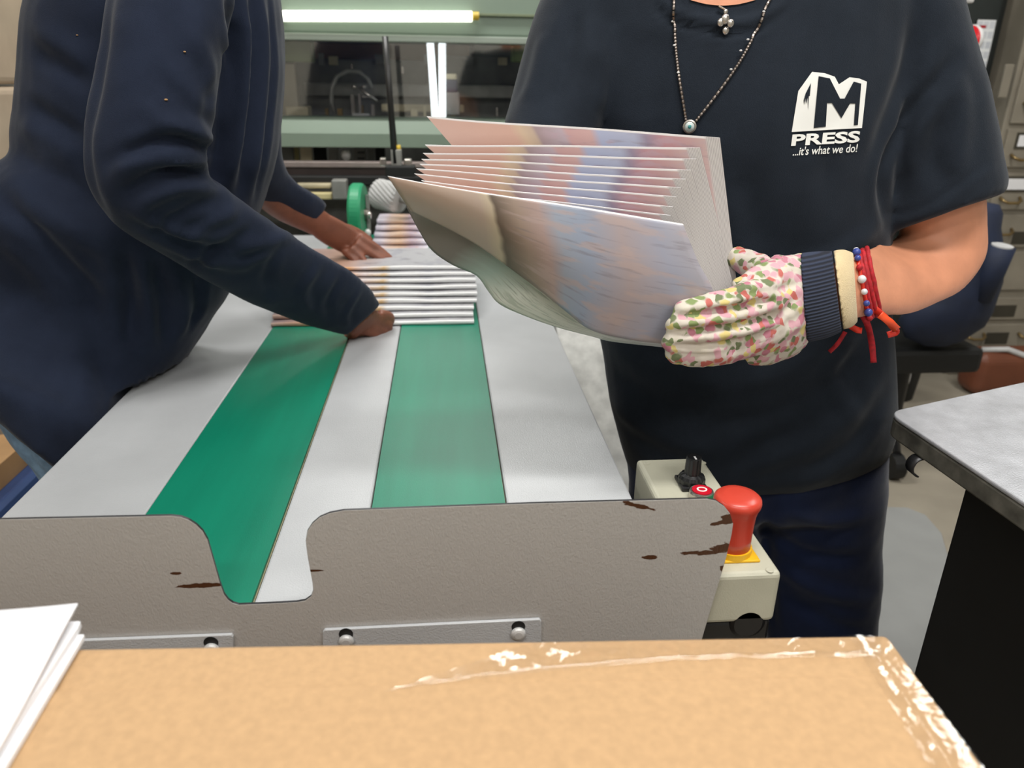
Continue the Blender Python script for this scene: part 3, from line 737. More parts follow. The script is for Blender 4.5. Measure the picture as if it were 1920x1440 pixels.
# ------------------------------------------------------------------ right background
def vcab():
    t = thing('drawer_cabinet', 'old taupe metal drawer cabinet with brass pulls and label holders', 'cabinet', (2.9, 3.3, 0))
    Y = 3.09; x0 = W(1865, 300, Y=Y).x + .0; x1 = XR - .02; H = 1.66
    MB().box(x0, x1, Y, Y + .6, .0, H).build('carcass', M['cab'], t, bevel=.006)
    rows = [(700, 655), (650, 605), (600, 555), (545, 470), (465, 400), (395, 322), (316, 240), (234, 100), (94, 20)]
    for k, (yb, yt) in enumerate(rows):
        zb = W(1880, yb, Y=Y).z; zt = W(1880, yt, Y=Y).z
        d = MB().box(x0 + .02, x1 - .02, Y - .014, Y - .0005, zb + .006, zt - .004).build('drawer', M['cab'], t, bevel=.003)
        n = 2 if k < 5 else 1
        for j in range(3):
            cx = x0 + .1 + .26 * j; zm = (zb + zt) / 2
            if k in (0, 1, 2, 4):
                MB().box(cx + .06, cx + .17, Y - .0165, Y - .0145, zb + .02, zb + .02 + .055).build('finger_slot', M['hole'], d)
            if k in (5, 6):
                MB().box(cx - .04, cx + .07, Y - .018, Y - .0145, zm + .0, zm + .065).build('label_frame', M['hole'], d)
                MB().box(cx - .03, cx + .06, Y - .0195, Y - .0182, zm + .01, zm + .055).build('label_card', M['paper'], d)
                zh = zm - .035
            else: zh = zb + .075 if k > 2 else zb + .06
            MB().tube([(cx - .045, Y - .016, zh + .012), (cx - .04, Y - .035, zh), (cx - .02, Y - .045, zh - .008), (cx + .02, Y - .045, zh - .008), (cx + .04, Y - .035, zh), (cx + .045, Y - .016, zh + .012)], .0065, 8).build('pull', M['brass'], d, smooth=True)
    pbox('side_tag', 1880, 120, 1896, 184, Y - .02, .015, M['cab'], t)
    tp = MB().box(x0 - .0, x0 + .45, Y + .1, Y + .5, H + .001, H + .3).build('cardboard_box', M['tan'], None, bevel=.004)
    tag(tp, 'small tan cardboard box on top of the drawer cabinet', 'box')
vcab()
lk = thing('black_locker', 'tall black metal locker beside the taupe drawer cabinet', 'locker', (1.9, 3.4, 0))
lx0 = W(1700, 300, Y=3.2).x; lx1 = W(1852, 300, Y=3.2).x - .08
MB().box(lx0, lx1, 3.2, 3.7, 0, 2.0).build('body', mat('locker_black', (26, 30, 30), .4, var=.1), lk, bevel=.005)
MB().box(lx0 + .03, lx1 - .03, 3.186, 3.199, .08, 1.95).build('door', mat('locker_door', (36, 42, 42), .35, var=.08), lk, bevel=.003)
MB().box(lx1 - .24, lx1 - .2, 3.165, 3.1855, 1.02, 1.1).build('latch', M['silver'], lk, bevel=.003)
def calendar():
    m, t, p = nt('calendar_sheet'); tc = t.nodes.new('ShaderNodeTexCoord')
    b = t.nodes.new('ShaderNodeTexBrick'); b.inputs['Scale'].default_value = 1; b.inputs['Color1'].default_value = srgb(205, 208, 214); b.inputs['Color2'].default_value = srgb(190, 194, 202)
    b.inputs['Mortar'].default_value = srgb(228, 230, 232); b.inputs['Mortar Size'].default_value = .03; b.inputs['Brick Width'].default_value = .33; b.inputs['Row Height'].default_value = .19; b.offset = 0
    t.links.new(tc.outputs['UV'], b.inputs[0]); t.links.new(b.outputs[0], p.inputs['Base Color']); p.inputs['Roughness'].default_value = .6; return m
Yc = 3.18
q = [W(1834, 37, Y=Yc), W(1868, 37, Y=Yc), W(1845, 136, Y=Yc), W(1811, 134, Y=Yc)]
cx0_, cx1_, cz0_, cz1_ = (q[0].x + q[3].x) / 2, (q[1].x + q[2].x) / 2, q[2].z, q[0].z
g = [[Vector((cx0_ + (cx1_ - cx0_) * i / 4, Yc - .001 - .003 * math.sin(3.1 * j / 6), cz1_ + (cz0_ - cz1_) * j / 6)) for j in range(7)] for i in range(5)]
cal = MB().grid(g).build('year_calendar', calendar(), None, solid=.001)
tag(cal, 'white printed year calendar sheet on the black locker', 'calendar')
MB().box(cx0_ + .01, cx0_ + .04, Yc - .004, Yc - .0025, cz1_ - .03, cz1_ - .02).build('printed_mark', M['redcord'], cal)
# ear defenders hanging near the sleeve
ec = W(1815, 75, Y=2.9)
ed = thing('ear_defenders', 'red and white ear defenders with grey band hanging by the locker', 'ear defenders', (ec.x, 2.9, ec.z))
MB().lathe(ec, [(.001, -.03), (.03, -.028), (.048, -.012), (.05, .0), (.001, .0)], 28, axis=(-1, -.3, 0)).build('ear_cup', mat('cup_red', (206, 24, 36), .3, var=.02), ed, smooth=True).scale = (1, 1, 1)
MB().lathe(ec + Vector((.012, .003, 0)), [(.001, -.006), (.05, -.006), (.053, .0), (.05, .012), (.001, .012)], 28, axis=(-1, -.3, 0)).build('cushion', M['whitep'], ed, smooth=True)
MB().tube([W(1812, 42, Y=2.9), W(1800, 22, Y=2.9), W(1802, 6, Y=2.9), W(1818, -12, Y=2.9), W(1840, -30, Y=2.9), W(1850, -60, Y=2.9)], .008, 10).build('headband', M['mach2'], ed, smooth=True)
wc_ = W(1790, -5, Y=3.0)
o = MB().box(wc_.x - .1, wc_.x + .07, 2.98, 3.03, wc_.z - .02, wc_.z + .22).build('white_card', M['whitep'], None, bevel=.008)
tag(o, 'white card hanging above the charcoal sleeve by the locker', 'card')
# blue jacket hanging over a chair
def lump(name, secs, m, parent=None, n=20, disp=.006, dsc=18):
    mb = MB(); rings = []
    for (L, Rr, Y, hd) in secs:
        A = W(*L, Y=Y); B = W(*Rr, Y=Y); c = (A + B) / 2; s = (B - A) / 2
        v = (c - CAM); v.normalize(); d = (v - s.normalized() * v.dot(s.normalized())).normalized()
        rings.append([c + s * math.cos(2 * math.pi * j / n) + d * hd * math.sin(2 * math.pi * j / n) for j in range(n)])
    rings = [[p + Vector((1, 1, 1)) * disp * noise.noise(p * dsc) for p in r] for r in rings]
    mb.rings(rings); return mb
jb = lump('hanging_jacket', [((1800, 372), (1872, 385), 2.2, .03), ((1790, 400), (1876, 402), 2.2, .05), ((1780, 440), (1868, 430), 2.2, .07), ((1760, 480), (1872, 480), 2.2, .09), ((1740, 530), (1868, 530), 2.2, .1),
    ((1715, 570), (1850, 585), 2.2, .1), ((1690, 600), (1838, 612), 2.2, .09), ((1700, 632), (1800, 640), 2.2, .05), ((1735, 648), (1775, 650), 2.2, .02)], None)
hj = thing('hanging_jacket', 'dark blue jacket bundled over a chair behind the bare elbow', 'jacket', (W(1800, 600, Y=2.2).x, 2.2, W(1800, 640, Y=2.2).z))
jb.build('jacket_body', M['navybag'], hj, smooth=True)
s0, s1 = W(1840, 560, Y=2.12), W(1879, 462, Y=2.1)
MB().tube([s0, s0.lerp(s1, .5), s1], [.03, .036, .038], 18).build('rolled_sleeve', M['navybag'], hj, smooth=True)
MB().tube([s1, s1 + (s1 - s0).normalized() * .004], [.03, .03], 18).build('sleeve_lining', M['greywhite'], hj)
ch = thing('swivel_chair', 'black swivel chair under the dark blue jacket', 'chair', (W(1760, 700, Y=2.2).x, 2.2, 0))
cxx = W(1760, 600, Y=2.25).x
zt_ = W(1760, 640, Y=2.2).z
MB().box(cxx - .2, cxx + .16, 2.2, 2.55, zt_ - .12, zt_ - .03).build('seat', M['blackm'], ch, bevel=.02)
MB().box(cxx + .02, cxx + .12, 2.34, 2.4, zt_ - .03, zt_ + .35).build('back_post', M['black'], ch, bevel=.01)
MB().cyl((cxx, 2.38, .1), (cxx, 2.38, zt_ - .12), .03).build('column', M['black'], ch)
for k in range(5):
    a = k * 1.2566 + .5; e = Vector((cxx + .26 * math.cos(a), 2.38 + .26 * math.sin(a), .09))
    MB().tube([(cxx, 2.38, .12), e], [.022, .014], 8).build('leg', M['black'], ch)
    MB().lathe(e - Vector((.02, 0, .045)), [(.002, 0), (.045, 0), (.045, .04), (.002, .04)], 18, axis=(1, 0, 0)).build('caster', M['blackm'], ch)
tr = W(1712, 668, Y=2.75)
wb = thing('waste_bin', 'black bin with white oval mark on the floor under the jacket', 'bin', (tr.x, 2.85, 0))
MB().lathe((tr.x, 2.88, 0.001), [(.002, 0), (.11, 0), (.13, .24), (.122, .24), (.1, .01), (.002, .01)], 28).build('bucket', M['blackm'], wb)
MB().ball((W(1706, 672, Y=2.755).x, 2.756, .12), .03, (.8, .15, 1.8), 14).build('oval_mark', M['whitep'], wb, smooth=True)
# brown leather bag on the floor
bc = W(1905, 700, Y=2.75)
bb = thing('leather_bag', 'brown rounded leather bag with pale trim on the floor', 'bag', (bc.x, 2.85, 0))
MB().box(bc.x - .13, bc.x + .2, 2.80, 2.95, .002, .2).build('bag_body', M['leather'], bb, bevel=.05, seg=6)
MB().tube([(bc.x - .1, 2.85, .205), (bc.x, 2.83, .212), (bc.x + .1, 2.80, .18), (bc.x + .17, 2.79, .12)], .012, 10).build('trim', M['greywhite'], bb, smooth=True)

# ------------------------------------------------------------------ people: one continuous remeshed surface per body or garment
def cr(p0, p1, p2, p3, t):
    return .5 * ((2 * p1) + (-p0 + p2) * t + (2 * p0 - 5 * p1 + 4 * p2 - p3) * t * t + (-p0 + 3 * p1 - 3 * p2 + p3) * t ** 3)
def crl(a, sub):
    a = [np.array(x, float) for x in a]; o = []
    for i in range(len(a) - 1):
        p0 = a[max(i - 1, 0)]; p3 = a[min(i + 2, len(a) - 1)]
        for k in range(sub): o.append(cr(p0, a[i], a[i + 1], p3, k / sub))
    o.append(a[-1]); return o
def loft(mb, secs, n=26, sub=4, pw=1.0):
    """sections: (left px), (right px), world Y at the middle, half depth in metres, optional Y difference right minus left"""
    rows = []
    for s in secs:
        L, Rr, Y, hd = s[:4]; dy = s[4] if len(s) > 4 else 0
        A = W(*L, Y=Y - dy / 2); B = W(*Rr, Y=Y + dy / 2)
        rows.append([*A, *B, hd])
    rows = crl(rows, sub); rings = []
    for r in rows:
        A = Vector(r[0:3]); B = Vector(r[3:6]); c = (A + B) / 2; s = (B - A) / 2
        v = (c - CAM).normalized(); sn = s.normalized(); d = (v - sn * v.dot(sn)).normalized(); hd = r[6]
        ring = []
        for j in range(n):
            a = 2 * math.pi * j / n; ca, sa = math.cos(a), math.sin(a)
            if pw != 1: ca = math.copysign(abs(ca) ** pw, ca); sa = math.copysign(abs(sa) ** pw, sa)
            ring.append(c + s * ca + d * hd * sa)
        rings.append(ring)
    mb.rings(rings); return mb
def loftw(mb, pts, sub=4, n=18):
    """world points with radius (x, y, z, r)"""
    rows = crl(pts, sub); mb.tube([Vector(r[:3]) for r in rows], [max(.0015, r[3]) for r in rows], n); return mb
def remeshed(parts, voxel, smooth=4, fac=.5):
    allv = MB()
    for p in parts: allv.add(p.v, p.f)
    me = bpy.data.meshes.new('t'); me.from_pydata(allv.v, [], allv.f)
    bm = bmesh.new(); bm.from_mesh(me); bmesh.ops.recalc_face_normals(bm, faces=bm.faces); bm.to_mesh(me); bm.free()
    o = bpy.data.objects.new('t', me); COL.objects.link(o)
    r = o.modifiers.new('r', 'REMESH'); r.mode = 'VOXEL'; r.voxel_size = voxel; r.adaptivity = 0
    s = o.modifiers.new('s', 'SMOOTH'); s.factor = fac; s.iterations = smooth
    dg = bpy.context.evaluated_depsgraph_get(); dg.update()
    m2 = bpy.data.meshes.new_from_object(o.evaluated_get(dg))
    bpy.data.objects.remove(o); bpy.data.meshes.remove(me)
    return m2
def arrays(me):
    v = np.empty(len(me.vertices) * 3); me.vertices.foreach_get('co', v); v = v.reshape(-1, 3)
    n = np.empty(len(me.vertices) * 3); me.vertices.foreach_get('normal', n); n = n.reshape(-1, 3)
    return v, n
def bvh(me): return BVHTree.FromPolygons([v.co.copy() for v in me.vertices], [tuple(p.vertices) for p in me.polygons])
def hit(tree, px, py):
    d = ray(px, py).normalized(); r = tree.ray_cast(CAM, d); return (r[0], r[1]) if r[0] is not None else (None, None)
def folds(me, strokes, namp=.0015, nsc=9, tree=None):
    """strokes: ([px points], amplitude m, width m); creases (negative) and ridges (positive) that follow the cloth"""
    tree = tree or bvh(me); v, n = arrays(me); disp = np.zeros(len(v))
    for pts, amp, wid in strokes:
        q = [np.array(x, float) for x in pts]; q = crl(q, 6) if len(q) > 2 else crl(q, 10)
        P = []
        for x in q:
            h, _ = hit(tree, *x)
            if h is not None: P.append(np.array(h))
        if len(P) < 2: continue
        best = np.full(len(v), 9.); par = np.zeros(len(v))
        for i in range(len(P) - 1):
            a, b = P[i], P[i + 1]; ab = b - a; L = ab.dot(ab)
            if L < 1e-9 or L > .01: continue
            t = np.clip(((v - a) @ ab) / L, 0, 1); d = np.linalg.norm(v - (a + t[:, None] * ab), axis=1)
            m = d < best; best[m] = d[m]; par[m] = ((i + t) / (len(P) - 1))[m]
        taper = np.clip(np.sin(np.pi * np.clip(par * .9 + .05, 0, 1)) * 1.4, 0, 1)
        x = best / wid
        prof = np.exp(-x * x) - .28 * np.exp(-((x - 1.7) ** 2) / .8)
        disp += amp * prof * taper
    for i in range(len(v)):
        p = Vector(v[i]) * nsc; disp[i] += namp * noise.noise(p) * 1.6 + namp * .5 * noise.noise(p * 2.7)
    v = v + n * disp[:, None]
    me.vertices.foreach_set('co', v.ravel()); me.update()
    return me
def meshobj(name, me, m, parent=None):
    me.materials.clear(); me.materials.append(m); me.name = name
    me.polygons.foreach_set('use_smooth', [True] * len(me.polygons))
    me.polygons.foreach_set('material_index', [0] * len(me.polygons))
    o = bpy.data.objects.new(name, me); COL.objects.link(o)
    if parent is not None: setp(o, parent)
    return o
def finger(mb, pts, r0, r1):
    """pts px,py,Y"""
    P = [W(p[0], p[1], Y=p[2]) for p in pts]; k = len(P)
    loftw(mb, [(*P[i], r0 + (r1 - r0) * i / (k - 1)) for i in range(k)] , 4, 12)
    mb.ball(P[-1], r1 * 1.0, n=10)
def head(mb, c, fwd, tilt=0, s=1.0):
    """skull, jaw, nose, ears, brow and lips around centre c facing fwd (unit, horizontal-ish)"""
    f_ = Vector(fwd).normalized(); r_ = f_.cross(Vector((0, 0, 1))).normalized(); u_ = r_.cross(f_).normalized()
    def P(a, b, h): return c + (r_ * a + f_ * b + u_ * h) * s
    def ell(o, sc, n=18):
        m = MB(); m.ball((0, 0, 0), 1, (1, 1, 1), n); mb.add([P(o[0] + v[0] * sc[0], o[1] + v[1] * sc[1], o[2] + v[2] * sc[2]) for v in m.v], m.f)
    ell((0, -.012, .03), (.074, .092, .085)); ell((0, .018, -.025), (.058, .068, .07)); ell((0, .04, -.072), (.034, .034, .028))
    ell((0, .062, .022), (.05, .02, .012), 12)
    loftw(mb, [(*P(0, .078, .018), .007), (*P(0, .092, -.006), .009), (*P(0, .1, -.022), .0125), (*P(0, .086, -.03), .009)], 3, 12)
    ell((.011, .086, -.026), (.007, .009, .006), 10); ell((-.011, .086, -.026), (.007, .009, .006), 10)
    ell((0, .08, -.047), (.022, .011, .005), 12); ell((0, .078, -.056), (.019, .011, .006), 12)
    ell((.032, .062, -.012), (.02, .016, .018), 10); ell((-.032, .062, -.012), (.02, .016, .018), 10)
    for q in (-1, 1): ell((q * .074, -.004, -.005), (.009, .018, .03), 10)
    return P
def face_parts(P, parent, hair_m, long=False):
    for q in (-1, 1):
        e = MB().ball(P(q * .03, .066, .004), .0115, n=12).build('eye', M['whitep'], parent, smooth=True)
        MB().ball(P(q * .03, .0745, .004), .005, n=10).build('iris', M['rodblack'], e, smooth=True)
    mb = MB(); m = MB(); m.ball((0, 0, 0), 1, n=26)
    mb.add([P(v[0] * .082, -.022 + v[1] * .098, .04 + v[2] * .088) for v in m.v], m.f)
    m = MB(); m.ball((0, 0, 0), 1, n=20); mb.add([P(v[0] * .07, -.075 + v[1] * .05, -.01 + v[2] * .085) for v in m.v], m.f)
    if long:
        m = MB(); m.ball((0, 0, 0), 1, n=20); mb.add([P(v[0] * .045, -.12 + v[1] * .04, -.02 + v[2] * .05) for v in m.v], m.f)
    me = remeshed([mb], .006, 5)
    v, n = arrays(me)
    for i in range(len(v)): v[i] += n[i] * .004 * noise.noise(Vector(v[i]) * 45)
    me.vertices.foreach_set('co', v.ravel()); me.update()
    return meshobj('hair', me, hair_m, parent)

# ============ person at left: navy jacket, leaning over the table, both hands on the near pile
def left_person():
    root = thing('person', 'person in a navy blue jacket and pale jeans leaning over the table from the left', 'person', (-.85, 1.3, 0))
    # ---- garment
    torso = MB()
    loft(torso, [((210, -150), (410, -150), 1.42, .11), ((120, -110), (486, -110), 1.42, .17), ((90, -50), (512, -50), 1.42, .20), ((72, 20), (523, 20), 1.42, .205), ((64, 100), (529, 100), 1.42, .20),
                 ((56, 180), (528, 190), 1.41, .195), ((50, 250), (521, 262), 1.40, .185), ((48, 288), (512, 310), 1.39, .18), ((22, 308), (500, 350), 1.39, .18), ((-50, 345), (480, 405), 1.38, .18), ((-70, 400), (455, 480), 1.36, .185),
                 ((-100, 470), (430, 540), 1.37, .175), ((-115, 540), (385, 612), 1.37, .16), ((-118, 610), (330, 690), 1.33, .165), ((-115, 645), (262, 775), 1.26, .165), ((-105, 680), (235, 830), 1.22, .175), ((-60, 745), (150, 915), 1.2, .165)], 32, 3, .9)
    armR = MB()
    loft(armR, [((250, -115), (430, -150), 1.24, .075), ((214, -60), (446, -90), 1.19, .085), ((203, 10), (436, 0), 1.15, .085), ((184, 140), (412, 140), 1.12, .08), ((169, 250), (398, 225), 1.10, .076), ((172, 335), (385, 285), 1.10, .072),
                ((205, 398), (388, 322), 1.11, .07), ((262, 446), (418, 352), 1.14, .067), ((350, 500), (487, 404), 1.20, .063), ((437, 549), (560, 450), 1.27, .058), ((520, 588), (630, 492), 1.35, .053), ((600, 616), (690, 535), 1.43, .047), ((652, 630), (713, 572), 1.485, .04)], 28, 4)
    armL = MB()
    loft(armL, [((380, 60), (520, 40), 1.56, .07), ((430, 240), (525, 190), 1.62, .065), ((450, 340), (530, 300), 1.66, .06), ((500, 388), (556, 345), 1.73, .045), ((560, 414), (598, 368), 1.80, .04), ((592, 430), (614, 384), 1.83, .034)], 22, 4)
    me = remeshed([torso, armR, armL], .0065, 6)
    S = [
        # sleeve creases at the elbow
        ([(404, 285), (350, 262), (290, 268), (235, 290)], -.006, .009), ([(398, 258), (340, 236), (280, 238)], .005, .010),
        ([(385, 318), (320, 300), (255, 312), (205, 335)], .007, .010), ([(392, 335), (330, 325), (270, 345), (225, 372)], -.007, .009),
        ([(400, 350), (345, 352), (290, 372), (250, 405)], .006, .010), ([(420, 372), (370, 385), (320, 410), (290, 440)], -.005, .009),
        ([(445, 395), (400, 415), (350, 440)], .005, .010), ([(480, 425), (430, 455), (380, 485), (355, 505)], -.005, .010), ([(440, 470), (500, 455), (545, 440)], .005, .010),
        ([(380, 490), (430, 505), (480, 500)], .004, .010), ([(520, 470), (500, 520), (510, 560)], -.004, .010), ([(600, 500), (570, 545), (580, 590)], .004, .011), ([(640, 520), (615, 570), (625, 605)], -.0035, .009),
        ([(675, 545), (650, 590), (652, 615)], .003, .008),
        ([(260, 200), (330, 232), (390, 262)], .004, .011), ([(300, 150), (352, 196), (398, 236)], -.003, .010), ([(410, 150), (390, 200), (400, 246)], -.004, .012), ([(350, 60), (392, 120), (402, 180)], .004, .014),
        ([(330, 225), (362, 240), (392, 250)], -.004, .006), ([(300, 330), (350, 318), (385, 322)], -.005, .006), ([(240, 350), (290, 332), (330, 330)], .004, .007),
        ([(388, 330), (352, 318), (300, 322), (262, 338), (232, 356)], -.006, .006), ([(392, 300), (352, 284), (300, 284), (250, 300), (215, 318)], .006, .007),
        ([(250, 392), (300, 420), (360, 440), (420, 440)], .006, .010), ([(280, 425), (340, 455), (410, 470), (460, 462)], -.006, .010), ([(320, 462), (390, 490), (460, 492), (510, 470)], .005, .010),
        # seam between sleeve and back
        ([(210, -20), (196, 80), (180, 180), (166, 260), (172, 340), (200, 400)], -.005, .012),
        # back and skirt of the jacket
        ([(60, 90), (110, 120), (165, 165)], -.006, .016), ([(70, 60), (120, 90), (180, 120)], .005, .02), ([(50, 190), (100, 225), (158, 262)], -.006, .014), ([(36, 235), (90, 262), (150, 300)], .006, .016),
        ([(28, 290), (80, 320), (140, 350), (190, 400)], -.007, .014), ([(10, 330), (70, 380), (130, 425), (190, 480)], .007, .018), ([(0, 375), (60, 430), (120, 490), (180, 555)], -.009, .014), ([(10, 450), (70, 510), (140, 580)], .005, .02),
        ([(20, 540), (80, 600), (140, 660)], -.004, .02), ([(230, 470), (245, 560), (240, 650)], -.009, .014), ([(260, 480), (275, 570), (280, 650)], .008, .014), ([(290, 480), (305, 570), (315, 650)], -.006, .012), ([(330, 510), (345, 570), (340, 630)], .006, .012),
        ([(200, 420), (212, 520), (200, 620)], .006, .018), ([(160, 560), (190, 640), (200, 720)], -.005, .018), ([(370, 520), (372, 570), (360, 610)], -.006, .010), ([(110, 640), (150, 700), (165, 770)], .005, .022),
        # long hanging pleats of the open front
        ([(430, -20), (432, 80), (425, 180), (412, 280), (400, 340)], -.012, .014), ([(452, -20), (458, 100), (448, 220), (430, 340)], .008, .012), ([(472, -20), (476, 100), (468, 230), (448, 370)], -.008, .010),
        ([(488, -20), (497, 100), (489, 230), (466, 380)], .006, .010), ([(503, -20), (512, 100), (504, 230), (480, 370)], -.005, .009), ([(420, 60), (430, 160), (420, 250)], .005, .008),
        ([(245, 20), (232, 110), (225, 190)], .003, .02), ([(310, 0), (330, 60), (360, 120)], -.0025, .02),
    ]
    me = folds(me, S, .0022, 10)
    v, n = arrays(me)
    for i in range(len(v)):
        x, y, z = v[i]
        if -.33 > x > -.552 and .55 < z < .758 and 1.0 < y < 1.7:
            if y > 1.40: v[i][2] = .758
            else: v[i][0] = -.552
    me.vertices.foreach_set('co', v.ravel()); me.update()
    jk = meshobj('jacket', me, M['jacket'], root)
    # small lint specks on the sleeve
    tr_ = bvh(me)
    for (x, y, r) in ((311, 187, .0018), (346, 97, .0014), (145, 66, .0012)):
        h, nn = hit(tr_, x, y)
        if h: MB().ball(h + nn * .0006, r, (1.3, 1, .7), 8).build('lint_speck', M['tan'], jk)
    # ---- jeans
    jn = MB()
    loft(jn, [((-170, 560), (190, 700), 1.32, .13), ((-120, 660), (200, 790), 1.29, .13), ((-30, 760), (240, 850), 1.27, .12), ((28, 840), (255, 900), 1.24, .10), ((78, 900), (275, 930), 1.23, .09), ((150, 1050), (300, 1060), 1.24, .075), ((190, 1180), (318, 1190), 1.24, .07), ((235, 1300), (345, 1300), 1.24, .065)], 24, 4)
    jn2 = MB()
    loft(jn2, [((-90, 600), (190, 700), 1.46, .11), ((20, 740), (250, 800), 1.45, .10), ((110, 880), (290, 900), 1.45, .085), ((190, 1040), (325, 1050), 1.46, .07), ((240, 1200), (345, 1200), 1.46, .065)], 24, 4)
    me2 = folds(remeshed([jn, jn2], .009, 4), [([(10, 800), (50, 850), (90, 900)], -.004, .012)], .003, 12)
    meshobj('jeans', me2, M['jeans'], root)
    # ---- body with head and both hands
    b = MB()
    loft(b, [((240, -130), (420, -130), 1.42, .09), ((150, -70), (460, -70), 1.42, .14), ((130, 50), (440, 50), 1.41, .13), ((90, 200), (400, 220), 1.40, .13), ((50, 350), (370, 400), 1.38, .10), ((-20, 500), (320, 570), 1.37, .095), ((-60, 600), (210, 700), 1.34, .09)], 24, 3)
    for q, (yy, dx) in enumerate(((1.24, 0), (1.46, 10))):
        loft(b, [((0 + dx, 640), (170 + dx, 720), yy + .03, .07), ((70 + dx, 860), (210 + dx, 900), yy, .06), ((180 + dx, 1080), (270 + dx, 1090), yy, .045), ((250 + dx, 1270), (315 + dx, 1275), yy, .035)], 18, 3)
        ft = W(285 + dx, 1300, Y=yy)
        loftw(b, [(ft.x - .05, yy, .05, .035), (ft.x + .04, yy, .045, .04), (ft.x + .14, yy, .035, .035), (ft.x + .17, yy, .03, .022)], 3)
    # near arm
    loft(b, [((260, -60), (390, -80), 1.22, .05), ((225, 120), (350, 130), 1.13, .048), ((215, 330), (340, 300), 1.11, .045), ((300, 430), (400, 380), 1.17, .042), ((460, 535), (545, 475), 1.29, .038), ((600, 597), (665, 548), 1.43, .031), ((655, 628), (700, 582), 1.50, .027)], 18, 3)
    # near hand: knuckles turned down, fingers wrapped on the pile's front edge
    loft(b, [((655, 628), (704, 580), 1.485, .024), ((672, 632), (716, 588), 1.51, .020), ((690, 632), (728, 596), 1.53, .018)], 16, 3)
    finger(b, [(712, 590, 1.52), (728, 592, 1.545), (733, 600, 1.56), (728, 608, 1.563)], .0115, .0085)
    finger(b, [(704, 602, 1.515), (724, 606, 1.54), (729, 615, 1.552), (722, 621, 1.55)], .0115, .0085)
    finger(b, [(694, 612, 1.505), (714, 618, 1.53), (720, 626, 1.54), (712, 630, 1.54)], .011, .008)
    finger(b, [(684, 620, 1.50), (702, 627, 1.515), (706, 632, 1.525), (698, 634, 1.53)], .010, .0075)
    finger(b, [(668, 622, 1.49), (656, 632, 1.505), (645, 634, 1.52)], .0105, .008)
    # far arm
    loft(b, [((400, 40), (500, 40), 1.56, .045), ((440, 220), (515, 210), 1.62, .042), ((462, 350), (528, 318), 1.68, .04), ((505, 402), (552, 362), 1.74, .034), ((566, 432), (604, 392), 1.81, .027), ((590, 442), (622, 406), 1.83, .022)], 18, 3)
    loft(b, [((590, 445), (622, 404), 1.83, .022), ((612, 460), (648, 418), 1.85, .019), ((640, 474), (676, 436), 1.865, .016), ((656, 478), (688, 447), 1.87, .013)], 18, 3)
    finger(b, [(674, 444, 1.86), (694, 457, 1.86), (712, 469, 1.86), (731, 484, 1.855)], .0125, .0085)
    finger(b, [(666, 456, 1.85), (684, 468, 1.85), (700, 477, 1.85), (718, 487, 1.845)], .0125, .0085)
    finger(b, [(656, 466, 1.84), (668, 474, 1.84), (678, 483, 1.835), (684, 490, 1.83)], .0115, .008)
    finger(b, [(644, 468, 1.84), (654, 478, 1.835), (662, 486, 1.83), (666, 491, 1.825)], .0105, .0075)
    finger(b, [(630, 424, 1.88), (654, 428, 1.90), (676, 438, 1.915), (694, 450, 1.92)], .0115, .0085)
    # neck and head
    hc = W(450, -285, Y=1.42)
    n0 = W(340, -120, Y=1.42)
    loftw(b, [(*n0, .07), (*n0.lerp(hc, .5), .056), (*hc, .055)], 3)
    fw = Vector((.8, .1, -.45))
    P = head(b, hc, fw)
    mb_ = remeshed([b], .0042, 3)
    bo = meshobj('body', mb_, M['skin_d'], root)
    face_parts(P, bo, M['hair'])
    for yy, dx in ((1.24, 0), (1.46, 10)):
        ft = W(285 + dx, 1300, Y=yy)
        sm = MB(); loftw(sm, [(ft.x - .07, yy, .05, .04), (ft.x, yy, .055, .05), (ft.x + .1, yy, .045, .046), (ft.x + .17, yy, .04, .042), (ft.x + .2, yy, .035, .028)], 4)
        sm.v = [(x, y, max(z, .004)) for x, y, z in sm.v]
        meshobj('shoe', remeshed([sm], .006, 3), M['blackm'], root)
left_person()

